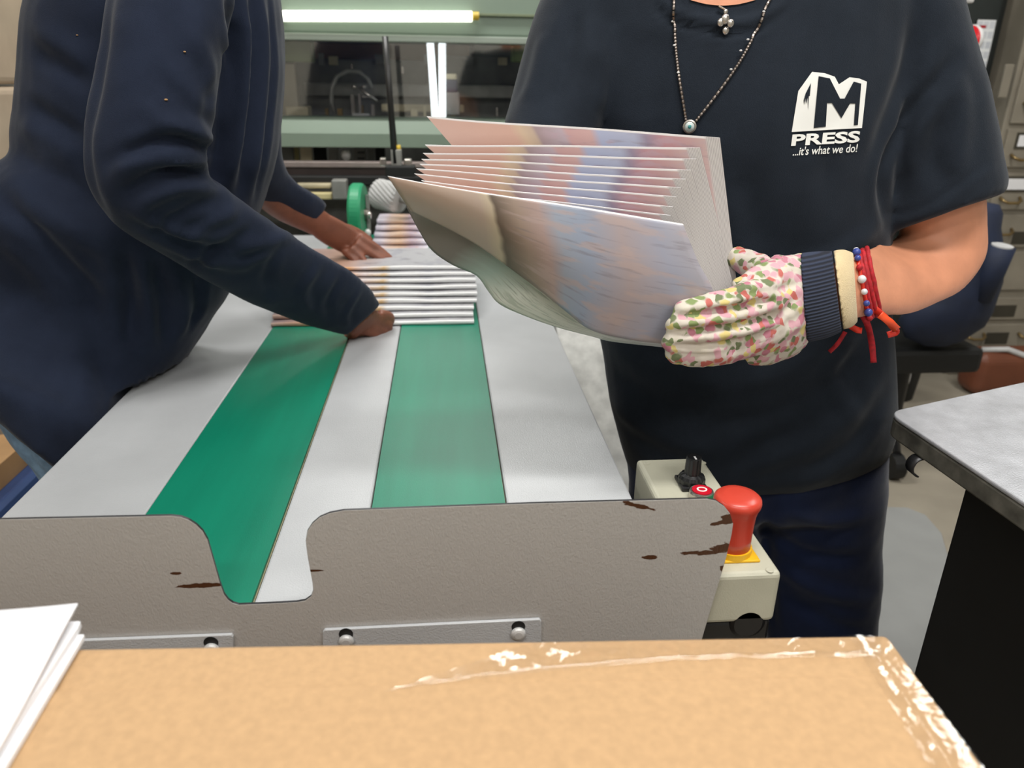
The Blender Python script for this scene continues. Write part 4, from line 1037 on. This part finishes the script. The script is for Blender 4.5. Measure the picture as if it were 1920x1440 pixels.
# ============ woman at right: charcoal T-shirt, floral gloves, holding the bundle
def right_person():
    root = thing('person', 'person in a charcoal printed T-shirt and necklace holding a bundle of printed sheets', 'person', (.5, 1.15, 0))
    torso = MB()
    loft(torso, [((1225, -75), (1500, -75), 1.12, .08), ((1130, -50), (1640, -50), 1.12, .11), ((1075, -15), (1712, -20), 1.13, .125), ((1062, 60), (1705, 60), 1.13, .135), ((1062, 160), (1680, 160), 1.13, .145), ((1068, 260), (1662, 260), 1.13, .15),
                 ((1080, 360), (1650, 360), 1.13, .145), ((1096, 460), (1648, 460), 1.13, .14), ((1112, 560), (1650, 560), 1.13, .14), ((1130, 650), (1655, 650), 1.13, .14), ((1143, 740), (1660, 730), 1.13, .14), ((1158, 800), (1662, 790), 1.13, .14), ((1175, 858), (1655, 838), 1.13, .138), ((1195, 898), (1636, 872), 1.13, .138), ((1235, 925), (1580, 902), 1.13, .135), ((1285, 938), (1500, 925), 1.13, .12)], 36, 3, .86)
    slR = MB()
    loft(slR, [((1540, -10), (1700, -90), 1.13, .08), ((1560, 60), (1775, -30), 1.13, .09), ((1580, 140), (1808, 70), 1.12, .09), ((1602, 240), (1838, 180), 1.11, .09), ((1620, 340), (1858, 272), 1.10, .088), ((1632, 415), (1872, 340), 1.09, .086), ((1638, 446), (1868, 366), 1.085, .084)], 28, 4)
    slL = MB()
    loft(slL, [((1070, -70), (1200, -20), 1.12, .08), ((1022, -20), (1190, 60), 1.12, .085), ((990, 70), (1160, 150), 1.10, .08), ((962, 160), (1130, 230), 1.08, .078), ((942, 240), (1100, 300), 1.05, .075)], 28, 4)
    me = remeshed([torso, slR, slL], .0065, 7)
    S = [
        ([(1235, -5), (1275, 26), (1340, 42), (1410, 38), (1470, 5)], .004, .006), ([(1220, 0), (1262, 40), (1340, 60), (1420, 56), (1485, 10)], -.003, .004),
        ([(1660, 420), (1655, 330), (1690, 240), (1745, 170), (1790, 110)], -.009, .012), ([(1640, 300), (1665, 220), (1700, 130), (1725, 40)], -.006, .016), ([(1700, 330), (1725, 240), (1768, 160)], .006, .018),
        ([(1790, 330), (1800, 230), (1795, 140)], .005, .018), ([(1770, 350), (1750, 290), (1765, 220)], -.004, .014), ([(1655, 400), (1720, 392), (1790, 350), (1858, 300)], -.0015, .004), ([(1650, 415), (1720, 408), (1795, 366), (1866, 312)], .002, .005),
        ([(1640, 470), (1560, 520), (1500, 600)], -.006, .018), ([(1640, 430), (1600, 470), (1540, 500), (1480, 505)], .005, .016), ([(1640, 560), (1560, 640), (1450, 700), (1350, 720)], .006, .022), ([(1645, 640), (1560, 720), (1450, 780), (1330, 800)], -.006, .022),
        ([(1650, 710), (1580, 790), (1480, 850), (1380, 870)], .006, .020), ([(1640, 780), (1590, 840), (1500, 890)], -.005, .016), ([(1150, 700), (1240, 760), (1330, 780)], -.006, .02), ([(1150, 760), (1240, 820), (1340, 850)], .006, .02), ([(1155, 650), (1260, 700), (1360, 720)], .005, .02),
        ([(1595, 640), (1560, 700), (1600, 780)], .005, .014), ([(1380, 880), (1420, 840), (1500, 800)], -.004, .016),
        ([(1600, 350), (1560, 280), (1500, 330)], .002, .02), ([(1450, 120), (1440, 220), (1480, 330), (1530, 420)], .004, .03), ([(1230, 60), (1215, 140), (1230, 220)], -.004, .03), ([(1380, 330), (1410, 400), (1430, 470)], -.004, .02),
        ([(1080, 20), (1062, 110), (1040, 200)], -.007, .012), ([(1020, 60), (1005, 130), (985, 190)], .004, .014), ([(1110, 80), (1130, 140), (1120, 210)], .005, .02),
    ]
    me = folds(me, S, .0022, 8)
    sh = meshobj('tshirt', me, M['tshirt'], root)
    tree = bvh(me)
    # ---- printed emblem on the chest
    def decal(name, polys, m, off, parent=sh, cuts=3, thick=0):
        from mathutils.geometry import tessellate_polygon
        bm = bmesh.new()
        for poly in polys:
            P3 = [Vector((x, y, 0)) for x, y in poly]
            tris = [tuple(P3[k] for k in t_) for t_ in tessellate_polygon([P3])]
            for _ in range(4):
                nx = []
                for a, b_, c in tris:
                    if max((a - b_).length, (b_ - c).length, (c - a).length) < 6: nx.append((a, b_, c)); continue
                    ab, bc_, ca = (a + b_) / 2, (b_ + c) / 2, (c + a) / 2
                    nx += [(a, ab, ca), (ab, b_, bc_), (ca, bc_, c), (ab, bc_, ca)]
                tris = nx
            for t_ in tris: bm.faces.new([bm.verts.new(p) for p in t_])
        for v in bm.verts:
            h, nn = hit(tree, v.co.x, v.co.y)
            if h is None: h = W(v.co.x, v.co.y, Y=1.0); nn = Vector((0, -1, 0))
            v.co = h + nn * off
        me_ = bpy.data.meshes.new(name); bm.to_mesh(me_); bm.free()
        me_.materials.append(m); o = bpy.data.objects.new(name, me_); COL.objects.link(o); setp(o, parent); return o
    q = lambda L: [(1400 + x / 6, 80 + y / 6) for x, y in L]
    decal('emblem', [q([(730, 330), (870, 345), (985, 385), (1030, 470), (1150, 390), (1260, 405), (1345, 440), (1290, 960), (500, 1005), (575, 545)])], M['white'], .0012)
    decal('emblem_letter', [q([(800, 380), (925, 405), (1040, 630), (1090, 630), (1192, 440), (1277, 463), (1240, 925), (1195, 930), (1210, 685), (1150, 685), (1055, 850), (950, 680), (895, 680), (880, 945), (745, 960)]),
                            q([(715, 455), (702, 600), (690, 600), (684, 760), (676, 610), (660, 690), (650, 620), (640, 700), (632, 650), (655, 570)])], M['ink'], .0019)
    def textdecal(body, x0, y0, w, h, skew, name, wt):
        cu = bpy.data.curves.new('t', 'FONT'); cu.body = body; cu.size = 1; cu.offset = wt; cu.resolution_u = 3
        o = bpy.data.objects.new('t', cu); COL.objects.link(o)
        dg = bpy.context.evaluated_depsgraph_get(); dg.update()
        m_ = bpy.data.meshes.new_from_object(o.evaluated_get(dg)); bpy.data.objects.remove(o)
        xs = [v.co.x for v in m_.vertices]; ys = [v.co.y for v in m_.vertices]
        a, b_, c, d = min(xs), max(xs), min(ys), max(ys)
        bm = bmesh.new(); bm.from_mesh(m_)
        for v in bm.verts:
            u = (v.co.x - a) / (b_ - a); t = (v.co.y - c) / (d - c)
            X = x0 + w * u + skew[1] * t; Y_ = y0 + skew[0] * u - h * t
            hh, nn = hit(tree, X, Y_)
            if hh is None: hh = W(X, Y_, Y=1); nn = Vector((0, -1, 0))
            v.co = hh + nn * .0013
        bm.to_mesh(m_); bm.free(); m_.materials.clear(); m_.materials.append(M['white']); m_.name = name
        o = bpy.data.objects.new(name, m_); COL.objects.link(o); setp(o, sh)
    textdecal('PRESS', 1482, 274, 128, 22, (-7, 3), 'emblem_word', .035)
    textdecal("...it's what we do!", 1485, 292, 120, 16, (-7, 3), 'emblem_motto', .012)
    # ---- chain necklace with a round pendant, and a short one with a small charm
    def chain(pts, r, name, parent, m, off=.003, flat=True):
        q_ = crl([np.array(p, float) for p in pts], 12); P_ = []
        for x in q_:
            h, nn = hit(tree, *x)
            P_.append((h + nn * off) if h is not None else W(x[0], x[1], Y=1.02))
        mb = MB()
        for i in range(len(P_) - 1):
            a, b_ = P_[i], P_[i + 1]; L_ = (b_ - a).length; k = max(1, int(L_ / .0042))
            for j in range(k):
                p = a.lerp(b_, j / k); e = a.lerp(b_, (j + .86) / k); mb.tube([p, p.lerp(e, .5), e], [r * .8, r, r * .8], 6)
        return mb.build(name, m, parent)
    nk = thing('n', '', '') if False else None
    ch_ = chain([(1262, -20), (1266, 70), (1273, 140), (1286, 226)], .0022, 'chain_necklace', root, M['silver'])
    chain([(1450, -20), (1408, 75), (1370, 140), (1303, 228)], .0022, 'chain', ch_, M['silver'])
    h, nn = hit(tree, 1292, 237)
    pn = MB().lathe(h + nn * .003, [(.0005, 0), (.0075, 0), (.0088, .0015), (.0085, .0035), (.0068, .004), (.0066, .003), (.0005, .003)], 28, axis=nn).build('pendant', M['silverb'], ch_, smooth=False)
    MB().lathe(h + nn * .006, [(.0005, 0), (.0062, 0), (.0055, .0012), (.0005, .002)], 24, axis=nn).build('pale_stone', mat('pale_stone', (196, 208, 206), .2), pn, smooth=True)
    MB().ball(h + nn * .0078, .0024, (1, .5, 1), 10).build('teal_centre', M['teal'], pn, smooth=True)
    for (x, y) in ((1263, 38), (1265, 86), (1272, 137), (1400, 75), (1387, 96), (1369, 131), (1430, 26)):
        h, nn = hit(tree, x, y)
        if h: MB().ball(h + nn * .0045, .002, (1, .8, .6), 8).build('bright_link', M['whitep'], ch_, smooth=True)
    cm = MB(); c0 = [hit(tree, x, y) for x, y in ((1359, 24), (1358, 40), (1350, 44), (1368, 44), (1360, 54))]
    for (h, nn), r in zip(c0, (.003, .0055, .0045, .0045, .0045)):
        if h: cm.ball(h + nn * .004, r, (1, .5, 1.1), 10)
    h0 = [hit(tree, x, y) for x, y in ((1346, 13), (1362, 22))]
    sc2 = cm.build('charm_necklace', M['silverb'], root, smooth=True)
    MB().tube([h0[0][0] + h0[0][1] * .004, h0[1][0] + h0[1][1] * .004], .0013, 8).build('bail', M['silverb'], sc2)
    # ---- trousers
    tj = MB()
    loft(tj, [((1165, 770), (1655, 750), 1.14, .115), ((1175, 870), (1648, 860), 1.14, .12), ((1180, 930), (1646, 930), 1.14, .12), ((1200, 980), (1644, 990), 1.14, .11)], 28, 3)
    l1 = MB(); loft(l1, [((1380, 850), (1655, 850), 1.14, .105), ((1410, 960), (1650, 950), 1.14, .10), ((1430, 1060), (1645, 1050), 1.14, .095), ((1438, 1200), (1638, 1200), 1.14, .085), ((1420, 1400), (1580, 1400), 1.15, .08), ((1400, 1600), (1530, 1600), 1.16, .07), ((1385, 1690), (1500, 1690), 1.16, .07)], 24, 3)
    l2 = MB(); loft(l2, [((1175, 850), (1430, 850), 1.15, .10), ((1185, 960), (1428, 960), 1.15, .10), ((1200, 1100), (1415, 1100), 1.15, .09), ((1215, 1300), (1380, 1300), 1.15, .08), ((1225, 1500), (1350, 1500), 1.16, .07), ((1228, 1640), (1340, 1640), 1.16, .07)], 24, 3)
    me3 = folds(remeshed([tj, l1, l2], .009, 5), [([(1450, 1000), (1520, 1040), (1620, 1050)], -.006, .014), ([(1460, 1060), (1540, 1110), (1630, 1130)], .006, .016), ([(1470, 950), (1540, 980), (1630, 970)], .005, .014), ([(1440, 930), (1436, 1050), (1450, 1180)], -.008, .014), ([(1480, 1120), (1560, 1170), (1620, 1180)], -.005, .014)], .003, 10)
    meshobj('trousers', me3, M['trouser'], root)
    # ---- body
    b = MB()
    loft(b, [((1250, -70), (1470, -70), 1.12, .06), ((1120, -20), (1650, -20), 1.13, .085), ((1100, 100), (1640, 100), 1.13, .11), ((1110, 300), (1610, 300), 1.13, .11), ((1140, 500), (1600, 500), 1.13, .10), ((1170, 700), (1610, 700), 1.13, .10), ((1190, 860), (1620, 860), 1.14, .10), ((1220, 950), (1620, 950), 1.14, .085)], 28, 3)
    loft(b, [((1430, 870), (1620, 870), 1.14, .08), ((1450, 1100), (1620, 1100), 1.14, .07), ((1440, 1400), (1560, 1400), 1.15, .055), ((1410, 1650), (1490, 1650), 1.16, .04)], 20, 3)
    loft(b, [((1200, 870), (1400, 870), 1.15, .08), ((1220, 1100), (1390, 1100), 1.15, .07), ((1240, 1300), (1360, 1300), 1.15, .055), ((1250, 1600), (1325, 1600), 1.16, .04)], 20, 3)
    # bare arm in view: upper arm, elbow, forearm to the cuff
    loft(b, [((1560, 0), (1700, -40), 1.13, .06), ((1600, 150), (1770, 110), 1.12, .055), ((1640, 290), (1810, 240), 1.11, .052), ((1680, 400), (1838, 345), 1.10, .052), ((1694, 436), (1840, 420), 1.095, .052), ((1680, 452), (1838, 480), 1.085, .05), ((1668, 458), (1800, 535), 1.06, .048), ((1655, 460), (1752, 562), 1.03, .045), ((1640, 466), (1700, 584), .995, .041), ((1612, 476), (1640, 588), .955, .034), ((1580, 490), (1598, 596), .92, .031), ((1540, 498), (1552, 606), .89, .030)], 24, 4)
    # hand inside the floral glove
    loft(b, [((1540, 500), (1552, 606), .89, .028), ((1480, 505), (1495, 625), .86, .022), ((1420, 520), (1440, 645), .845, .018)], 16, 3)
    GL = [[(1440, 545, .835), (1390, 556, .815), (1340, 572, .803), (1296, 586, .80)], [(1440, 575, .83), (1385, 590, .81), (1330, 602, .80), (1282, 610, .797)],
          [(1440, 605, .83), (1385, 622, .81), (1330, 634, .798), (1276, 640, .797)], [(1440, 632, .835), (1390, 652, .815), (1335, 664, .802), (1280, 664, .80)]]
    for g_ in GL: finger(b, g_, .0095, .0075)
    finger(b, [(1470, 520, .87), (1430, 503, .905), (1400, 488, .935), (1378, 478, .955)], .0105, .0085)
    # other arm goes behind the bundle
    loft(b, [((1085, -30), (1180, 10), 1.12, .055), ((1020, 140), (1130, 190), 1.09, .05), ((975, 280), (1060, 310), 1.05, .044), ((985, 350), (1060, 300), 1.035, .042), ((1050, 420), (1100, 350), 1.0, .036), ((1110, 470), (1150, 410), .975, .028)], 20, 3)
    loft(b, [((1110, 470), (1150, 410), .975, .026), ((1150, 505), (1190, 430), .965, .016), ((1180, 515), (1215, 445), .96, .013)], 16, 3)
    for k_, (x, y) in enumerate(((1210, 455), (1205, 474), (1198, 492), (1190, 508))): finger(b, [(x - 8, y, .96), (x + 22, y + 10, .96), (x + 44 - 6 * (k_ == 3), y + 22, .962)], .0095, .0075)
    finger(b, [(1150, 425, .97), (1180, 410, .968), (1205, 402, .966)], .0105, .0085)
    n0 = W(1358, -60, Y=1.13); hc = Vector((n0.x - .005, 1.085, n0.z + .215))
    loftw(b, [(n0.x, 1.12, n0.z - .07, .075), (n0.x, 1.13, n0.z, .062), (n0.x, 1.125, n0.z + .06, .055), (n0.x, 1.11, n0.z + .15, .055)], 3)
    h, nn = hit(tree, 1357, 4)
    # throat that shows above the collar
    P = head(b, hc, (-.35, -.8, -.38))
    for yy, px_ in ((1.16, 1450), (1.16, 1288)):
        ft = W(px_, 1650, Y=yy)
        loftw(b, [(ft.x, yy + .05, .05, .035), (ft.x, yy - .05, .045, .038), (ft.x, yy - .14, .035, .034), (ft.x, yy - .17, .03, .022)], 3)
    bo = meshobj('body', remeshed([b], .0042, 3), M['skin_l'], root)
    face_parts(P, bo, M['hair'], True)
    for yy, px_ in ((1.16, 1450), (1.16, 1288)):
        ft = W(px_, 1650, Y=yy); sm = MB()
        loftw(sm, [(ft.x, yy + .09, .05, .035), (ft.x, yy + .03, .055, .048), (ft.x, yy - .08, .045, .046), (ft.x, yy - .16, .04, .042), (ft.x, yy - .19, .035, .028)], 4)
        sm.v = [(x, y, max(z, .004)) for x, y, z in sm.v]
        meshobj('shoe', remeshed([sm], .006, 3), M['blackm'], root)
    # neckline skin patch: thin throat surface just in front of the collar opening
    nkm = MB(); g = []
    for i in range(17):
        r = []
        for j in range(7):
            u = i / 16 * 2 - 1; x = 1355 + 62 * u; yb = 11 - 11 * u * u if abs(u) < 1 else 0
            y = yb + (-88 - yb) * j / 6
            hh, n2 = hit(tree, x, min(y, 400)); 
            r.append((hh + n2 * .0016) if hh is not None else W(x, y, Y=1.03))
        g.append(r)
    nkm.grid(g).build('throat', M['skin_l'], bo, smooth=True)
    # ---- floral glove with knit cuff and beige band
    gm = MB()
    loft(gm, [((1545, 476), (1552, 610), .90, .042), ((1500, 480), (1512, 640), .875, .05), ((1450, 484), (1478, 668), .858, .044), ((1405, 506), (1440, 680), .845, .036), ((1372, 530), (1400, 684), .838, .028)], 26, 4)
    for g_ in GL: finger(gm, [(g_[0][0] + 10, g_[0][1], g_[0][2])] + g_[1:3] + [(g_[3][0] - 12, g_[3][1], g_[3][2])], .0172, .014)
    finger(gm, [(1330, 664, .803), (1290, 668, .80), (1272, 662, .80)], .0145, .012)
    finger(gm, [(1480, 525, .87), (1435, 508, .905), (1404, 494, .935), (1383, 484, .95)], .019, .0155)
    gme = remeshed([gm], .0032, 2)
    gme = folds(gme, [([(1270, 592), (1340, 585), (1400, 572), (1450, 560)], -.0065, .0045), ([(1262, 624), (1330, 617), (1400, 606), (1450, 590)], -.0065, .0045), ([(1262, 650), (1330, 648), (1400, 636), (1450, 618)], -.0065, .0045),
        ([(1480, 500), (1450, 530), (1440, 570)], .003, .008), ([(1500, 560), (1460, 590), (1420, 600)], -.003, .006), ([(1510, 600), (1460, 630), (1400, 650)], .003, .007), ([(1360, 560), (1372, 590), (1368, 630)], .003, .006), ([(1310, 575), (1318, 610), (1312, 655)], .0025, .005), ([(1500, 530), (1440, 548), (1380, 552)], -.003, .005)], .0022, 45)
    gl = meshobj('glove', gme, M['floral'], root)
    cf = MB(); loft(cf, [((1500, 477), (1512, 638), .872, .05), ((1530, 474), (1548, 630), .885, .047), ((1560, 472), (1578, 618), .902, .044)], 48, 4)
    c_ = meshobj('knit_cuff', remeshed([cf], .003, 1), M['knit'], gl)
    bf = MB(); loft(bf, [((1563, 472), (1580, 614), .903, .042), ((1582, 470), (1596, 610), .912, .042), ((1600, 476), (1608, 600), .922, .039)], 48, 4)
    meshobj('beige_band', remeshed([bf], .003, 1), M['beige'], gl)
    # ---- red bracelets with beads and ribbons
    def ringpts(L, Rr, Y, hd, k=1.0, n=40, ph=0):
        A = W(*L, Y=Y); B = W(*Rr, Y=Y); c = (A + B) / 2; s = (B - A) / 2 * k; v = (c - CAM).normalized(); sn = s.normalized(); d = (v - sn * v.dot(sn)).normalized()
        return [c + s * math.cos(2 * math.pi * j / n + ph) + d * hd * k * math.sin(2 * math.pi * j / n + ph) for j in range(n)]
    br = None
    for q_, (L, Rr, Y, r, m) in enumerate((((1611, 476), (1634, 588), .952, .0034, 'redcord'), ((1618, 474), (1642, 586), .960, .0034, 'redcord'), ((1626, 471), (1650, 584), .967, .0034, 'redcord'), ((1606, 478), (1628, 590), .948, .0026, 'ribbon'))):
        rp = ringpts(L, Rr, Y, .037, 1.04); rp.append(rp[0])
        rp = [p + Vector((1, 1, 1)) * .0016 * noise.noise(p * 160) for p in rp[:-1]]; rp.append(rp[0])
        o = MB().tube(rp, r, 8).build('red_bracelet', M[m], root, smooth=True)
        if br is None: br = o
    rp = ringpts((1607, 478), (1629, 590), .944, .039, 1.09, 36)
    for j, p in enumerate(rp):
        if (p - CAM).length < (sum(rp, Vector()) / 36 - CAM).length + .005 and j % 2 == 0:
            MB().ball(p, .0042 if j % 3 else .0055, n=10).build('bead', M[['beadb', 'beadw', 'redcord', 'beadb', 'beadw'][j % 5]], br, smooth=True)
    def ribbon(pts, w, m, name='ribbon'):
        P_ = crl([list(W(p[0], p[1], Y=p[2])) for p in pts], 6); P_ = [Vector(p) for p in P_]; g = []
        for i, p in enumerate(P_):
            t_ = (P_[min(i + 1, len(P_) - 1)] - P_[max(i - 1, 0)]).normalized(); s = t_.cross((p - CAM).normalized()).normalized()
            s = (s + (p - CAM).normalized() * .5 * math.sin(i * .5)).normalized()
            g.append([p - s * w, p, p + s * w])
        return MB().grid(g).build(name, m, br, solid=.0008, smooth=True)
    ribbon([(1606, 572, .935), (1632, 575, .93), (1655, 592, .925), (1672, 610, .925), (1680, 622, .93), (1664, 628, .93)], .0048, M['ribbon'])
    ribbon([(1650, 590, .923), (1668, 604, .922), (1682, 618, .924)], .0052, M['orange'])
    ribbon([(1608, 580, .935), (1625, 605, .935), (1634, 640, .94), (1638, 680, .945)], .0042, M['redcord'])
    ribbon([(1600, 590, .93), (1590, 606, .93), (1606, 618, .93), (1616, 620, .93)], .0042, M['ribbon'])
    ribbon([(1585, 622, .955), (1570, 645, .955), (1555, 660, .955)], .003, M['redcord'])
    MB().tube([W(1612, 568, Y=.93), W(1640, 562, Y=.94), W(1680, 556, Y=.96)], .0011, 6).build('loose_cord', M['redcord'], br)
right_person()

# ------------------------------------------------------------------ bundle of folded printed sheets held in the gloved hand
def lerp(a, b, t): return a + (b - a) * t
def bez(pts, t):
    P_ = crl([np.array(p, float) for p in pts], 12); x = t * (len(P_) - 1); i = min(int(x), len(P_) - 2); return P_[i] + (P_[i + 1] - P_[i]) * (x - i)
def held():
    tops = [((800, 218), (1350, 258)), ((797, 270), (1313, 277)), ((793, 285), (1306, 298)), ((790, 297), (1296, 319)), ((787, 308), (1286, 336)), ((781, 318), (1277, 352)), ((777, 328), (1268, 369)), ((790, 340), (1262, 388)), ((815, 352), (1258, 404))]
    names = ['tallest rearmost', 'second from the back', 'third from the back', 'fourth from the back', 'fifth from the back', 'fifth from the front', 'fourth from the front', 'third from the front', 'second from the front']
    for k, ((xl, yl), (xr, yr)) in enumerate(tops):
        s = k / 9.0; Yt = lerp(.945, .835, s)
        brx, bry = lerp(1383, 1346, s), lerp(545, 606, s)
        blx, bly = lerp(1000, 1000, s), lerp(450, 478, s)
        nu, nv = 30, 14
        def pt(u, v, back):
            x = lerp(xl, xr, u); y = lerp(yl, yr, u) + 2.2 * math.sin(u * 7 + k * .8) * (1 - u)
            xx = lerp(x, lerp(blx, brx, u), v); yy = lerp(y, lerp(bly, bry, u), v)
            p = W(xx, yy, Y=Yt + .004 * math.sin(v * 3))
            if back: p = p + Vector((-.0015 * v, .0026 + .0078 * min(1, v * 2.2) * (1 if k else .3), 0))
            return p
        mb = MB(); nn_ = (nu + 1) * (nv + 1)
        vs = [pt(i / nu, j / nv, bk) for bk in (0, 1) for i in range(nu + 1) for j in range(nv + 1)]
        uvs = [(i / nu, j / nv) for bk in (0, 1) for i in range(nu + 1) for j in range(nv + 1)]
        mb.add(vs, [], 0, uvs); I = lambda b, i, j: b * nn_ + i * (nv + 1) + j
        for i in range(nu):
            for j in range(nv):
                mb.f.append((I(0, i, j), I(0, i, j + 1), I(0, i + 1, j + 1), I(0, i + 1, j))); mb.m.append(0)
                mb.f.append((I(1, i, j), I(1, i + 1, j), I(1, i + 1, j + 1), I(1, i, j + 1))); mb.m.append(0)
        for i in range(nu):
            for j in (0, nv): mb.f.append((I(0, i, j), I(0, i + 1, j), I(1, i + 1, j), I(1, i, j))); mb.m.append(1)
        for j in range(nv):
            for i in (0, nu): mb.f.append((I(0, i, j), I(1, i, j), I(1, i, j + 1), I(0, i, j + 1))); mb.m.append(2)
        o = mb.build('folded_sheet', [M['hprint'], M['paper'], M['pagefan']], None)
        tag(o, names[k] + ' printed folded sheet fanned in the held bundle', 'folded sheet', 'printed sheets in the held bundle')
    # front sheet: first leaf and the darker leaf curling under it
    root = thing('folded_sheet', 'front printed folded sheet of the held bundle, its lower leaf curling under', 'folded sheet', W(1000, 480, Y=.82), 'printed sheets in the held bundle')
    bot = [(770, 394), (845, 430), (911, 469), (1009, 541), (1060, 582), (1108, 618), (1180, 636), (1262, 646)]
    nu, nv = 44, 26; g = []
    for i in range(nu + 1):
        u = i / nu; bt_ = bez(bot, u); row = []
        rx = bez([(1280, 420), (1306, 480), (1338, 548), (1300, 610), (1262, 646)], 0)
        for j in range(nv + 1):
            v = j / nv
            tx, ty = lerp(727, 1280, u), lerp(330, 420, u) + 3 * math.sin(u * 6) * (1 - u)
            x, y = lerp(tx, bt_[0], v), lerp(ty, bt_[1], v)
            right = bez([(1280, 420), (1308, 490), (1338, 552), (1312, 604), (1262, 646)], v)
            x += (right[0] - lerp(1280, 1262, v)) * u ** 3; y += (right[1] - lerp(420, 646, v)) * u ** 3
            Yd = lerp(.812, .826, u) + (.05 * (1 - u) ** 1.5) * v ** 2 - .012 * math.sin(math.pi * v) * u
            row.append(W(x, y, Y=Yd))
        g.append(row)
    MB().grid(g).build('front_leaf', [M['hfront'], M['paper']], root, smooth=True, solid=.002, rim=1)
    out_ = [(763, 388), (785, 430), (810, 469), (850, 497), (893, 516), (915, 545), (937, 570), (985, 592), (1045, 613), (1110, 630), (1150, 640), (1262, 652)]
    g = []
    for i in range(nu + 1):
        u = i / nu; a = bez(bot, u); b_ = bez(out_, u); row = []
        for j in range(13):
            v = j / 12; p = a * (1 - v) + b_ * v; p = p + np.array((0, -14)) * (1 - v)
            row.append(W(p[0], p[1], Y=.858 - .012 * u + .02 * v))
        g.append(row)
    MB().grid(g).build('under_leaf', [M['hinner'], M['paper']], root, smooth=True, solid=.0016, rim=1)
held()

# ------------------------------------------------------------------ ceiling lamps that light the room, with one added fill lamp at the front
for i, (x, y, z, sx, sy, p) in enumerate(LIGHTS):
    t = thing('ceiling_lamp', ['tube ceiling lamp over the near pile', 'tube ceiling lamp over the steel table', 'tube ceiling lamp over the paper stack', 'tube ceiling lamp over the swivel chair', 'tube ceiling lamp over the wrapped stack', 'added fill lamp near the front wall', 'tube ceiling lamp near the back wall'][i] + ', above the frame', 'lamp', (x, y, z + .1), 'ceiling lamps')
    MB().box(x - sx / 2 - .03, x + sx / 2 + .03, y - sy / 2 - .03, y + sy / 2 + .03, z + .06, z + .12).build('housing', M['whitep'], t, bevel=.006)
    for s_ in (-1, 1):
        if sx > sy: MB().tube([(x - sx / 2, y + s_ * .06, z + .035), (x + sx / 2, y + s_ * .06, z + .035)], .014, 12).build('tube', M['tube'], t)
        else: MB().tube([(x + s_ * .06, y - sy / 2, z + .035), (x + s_ * .06, y + sy / 2, z + .035)], .014, 12).build('tube', M['tube'], t)
    for q in (-.35, .35):
        dx, dy = (q * sx, 0) if sx > sy else (0, q * sy)
        MB().cyl((x + dx, y + dy, z + .12), (x + dx, y + dy, ZC), .008).build('hanger_rod', M['steel_dark'], t)
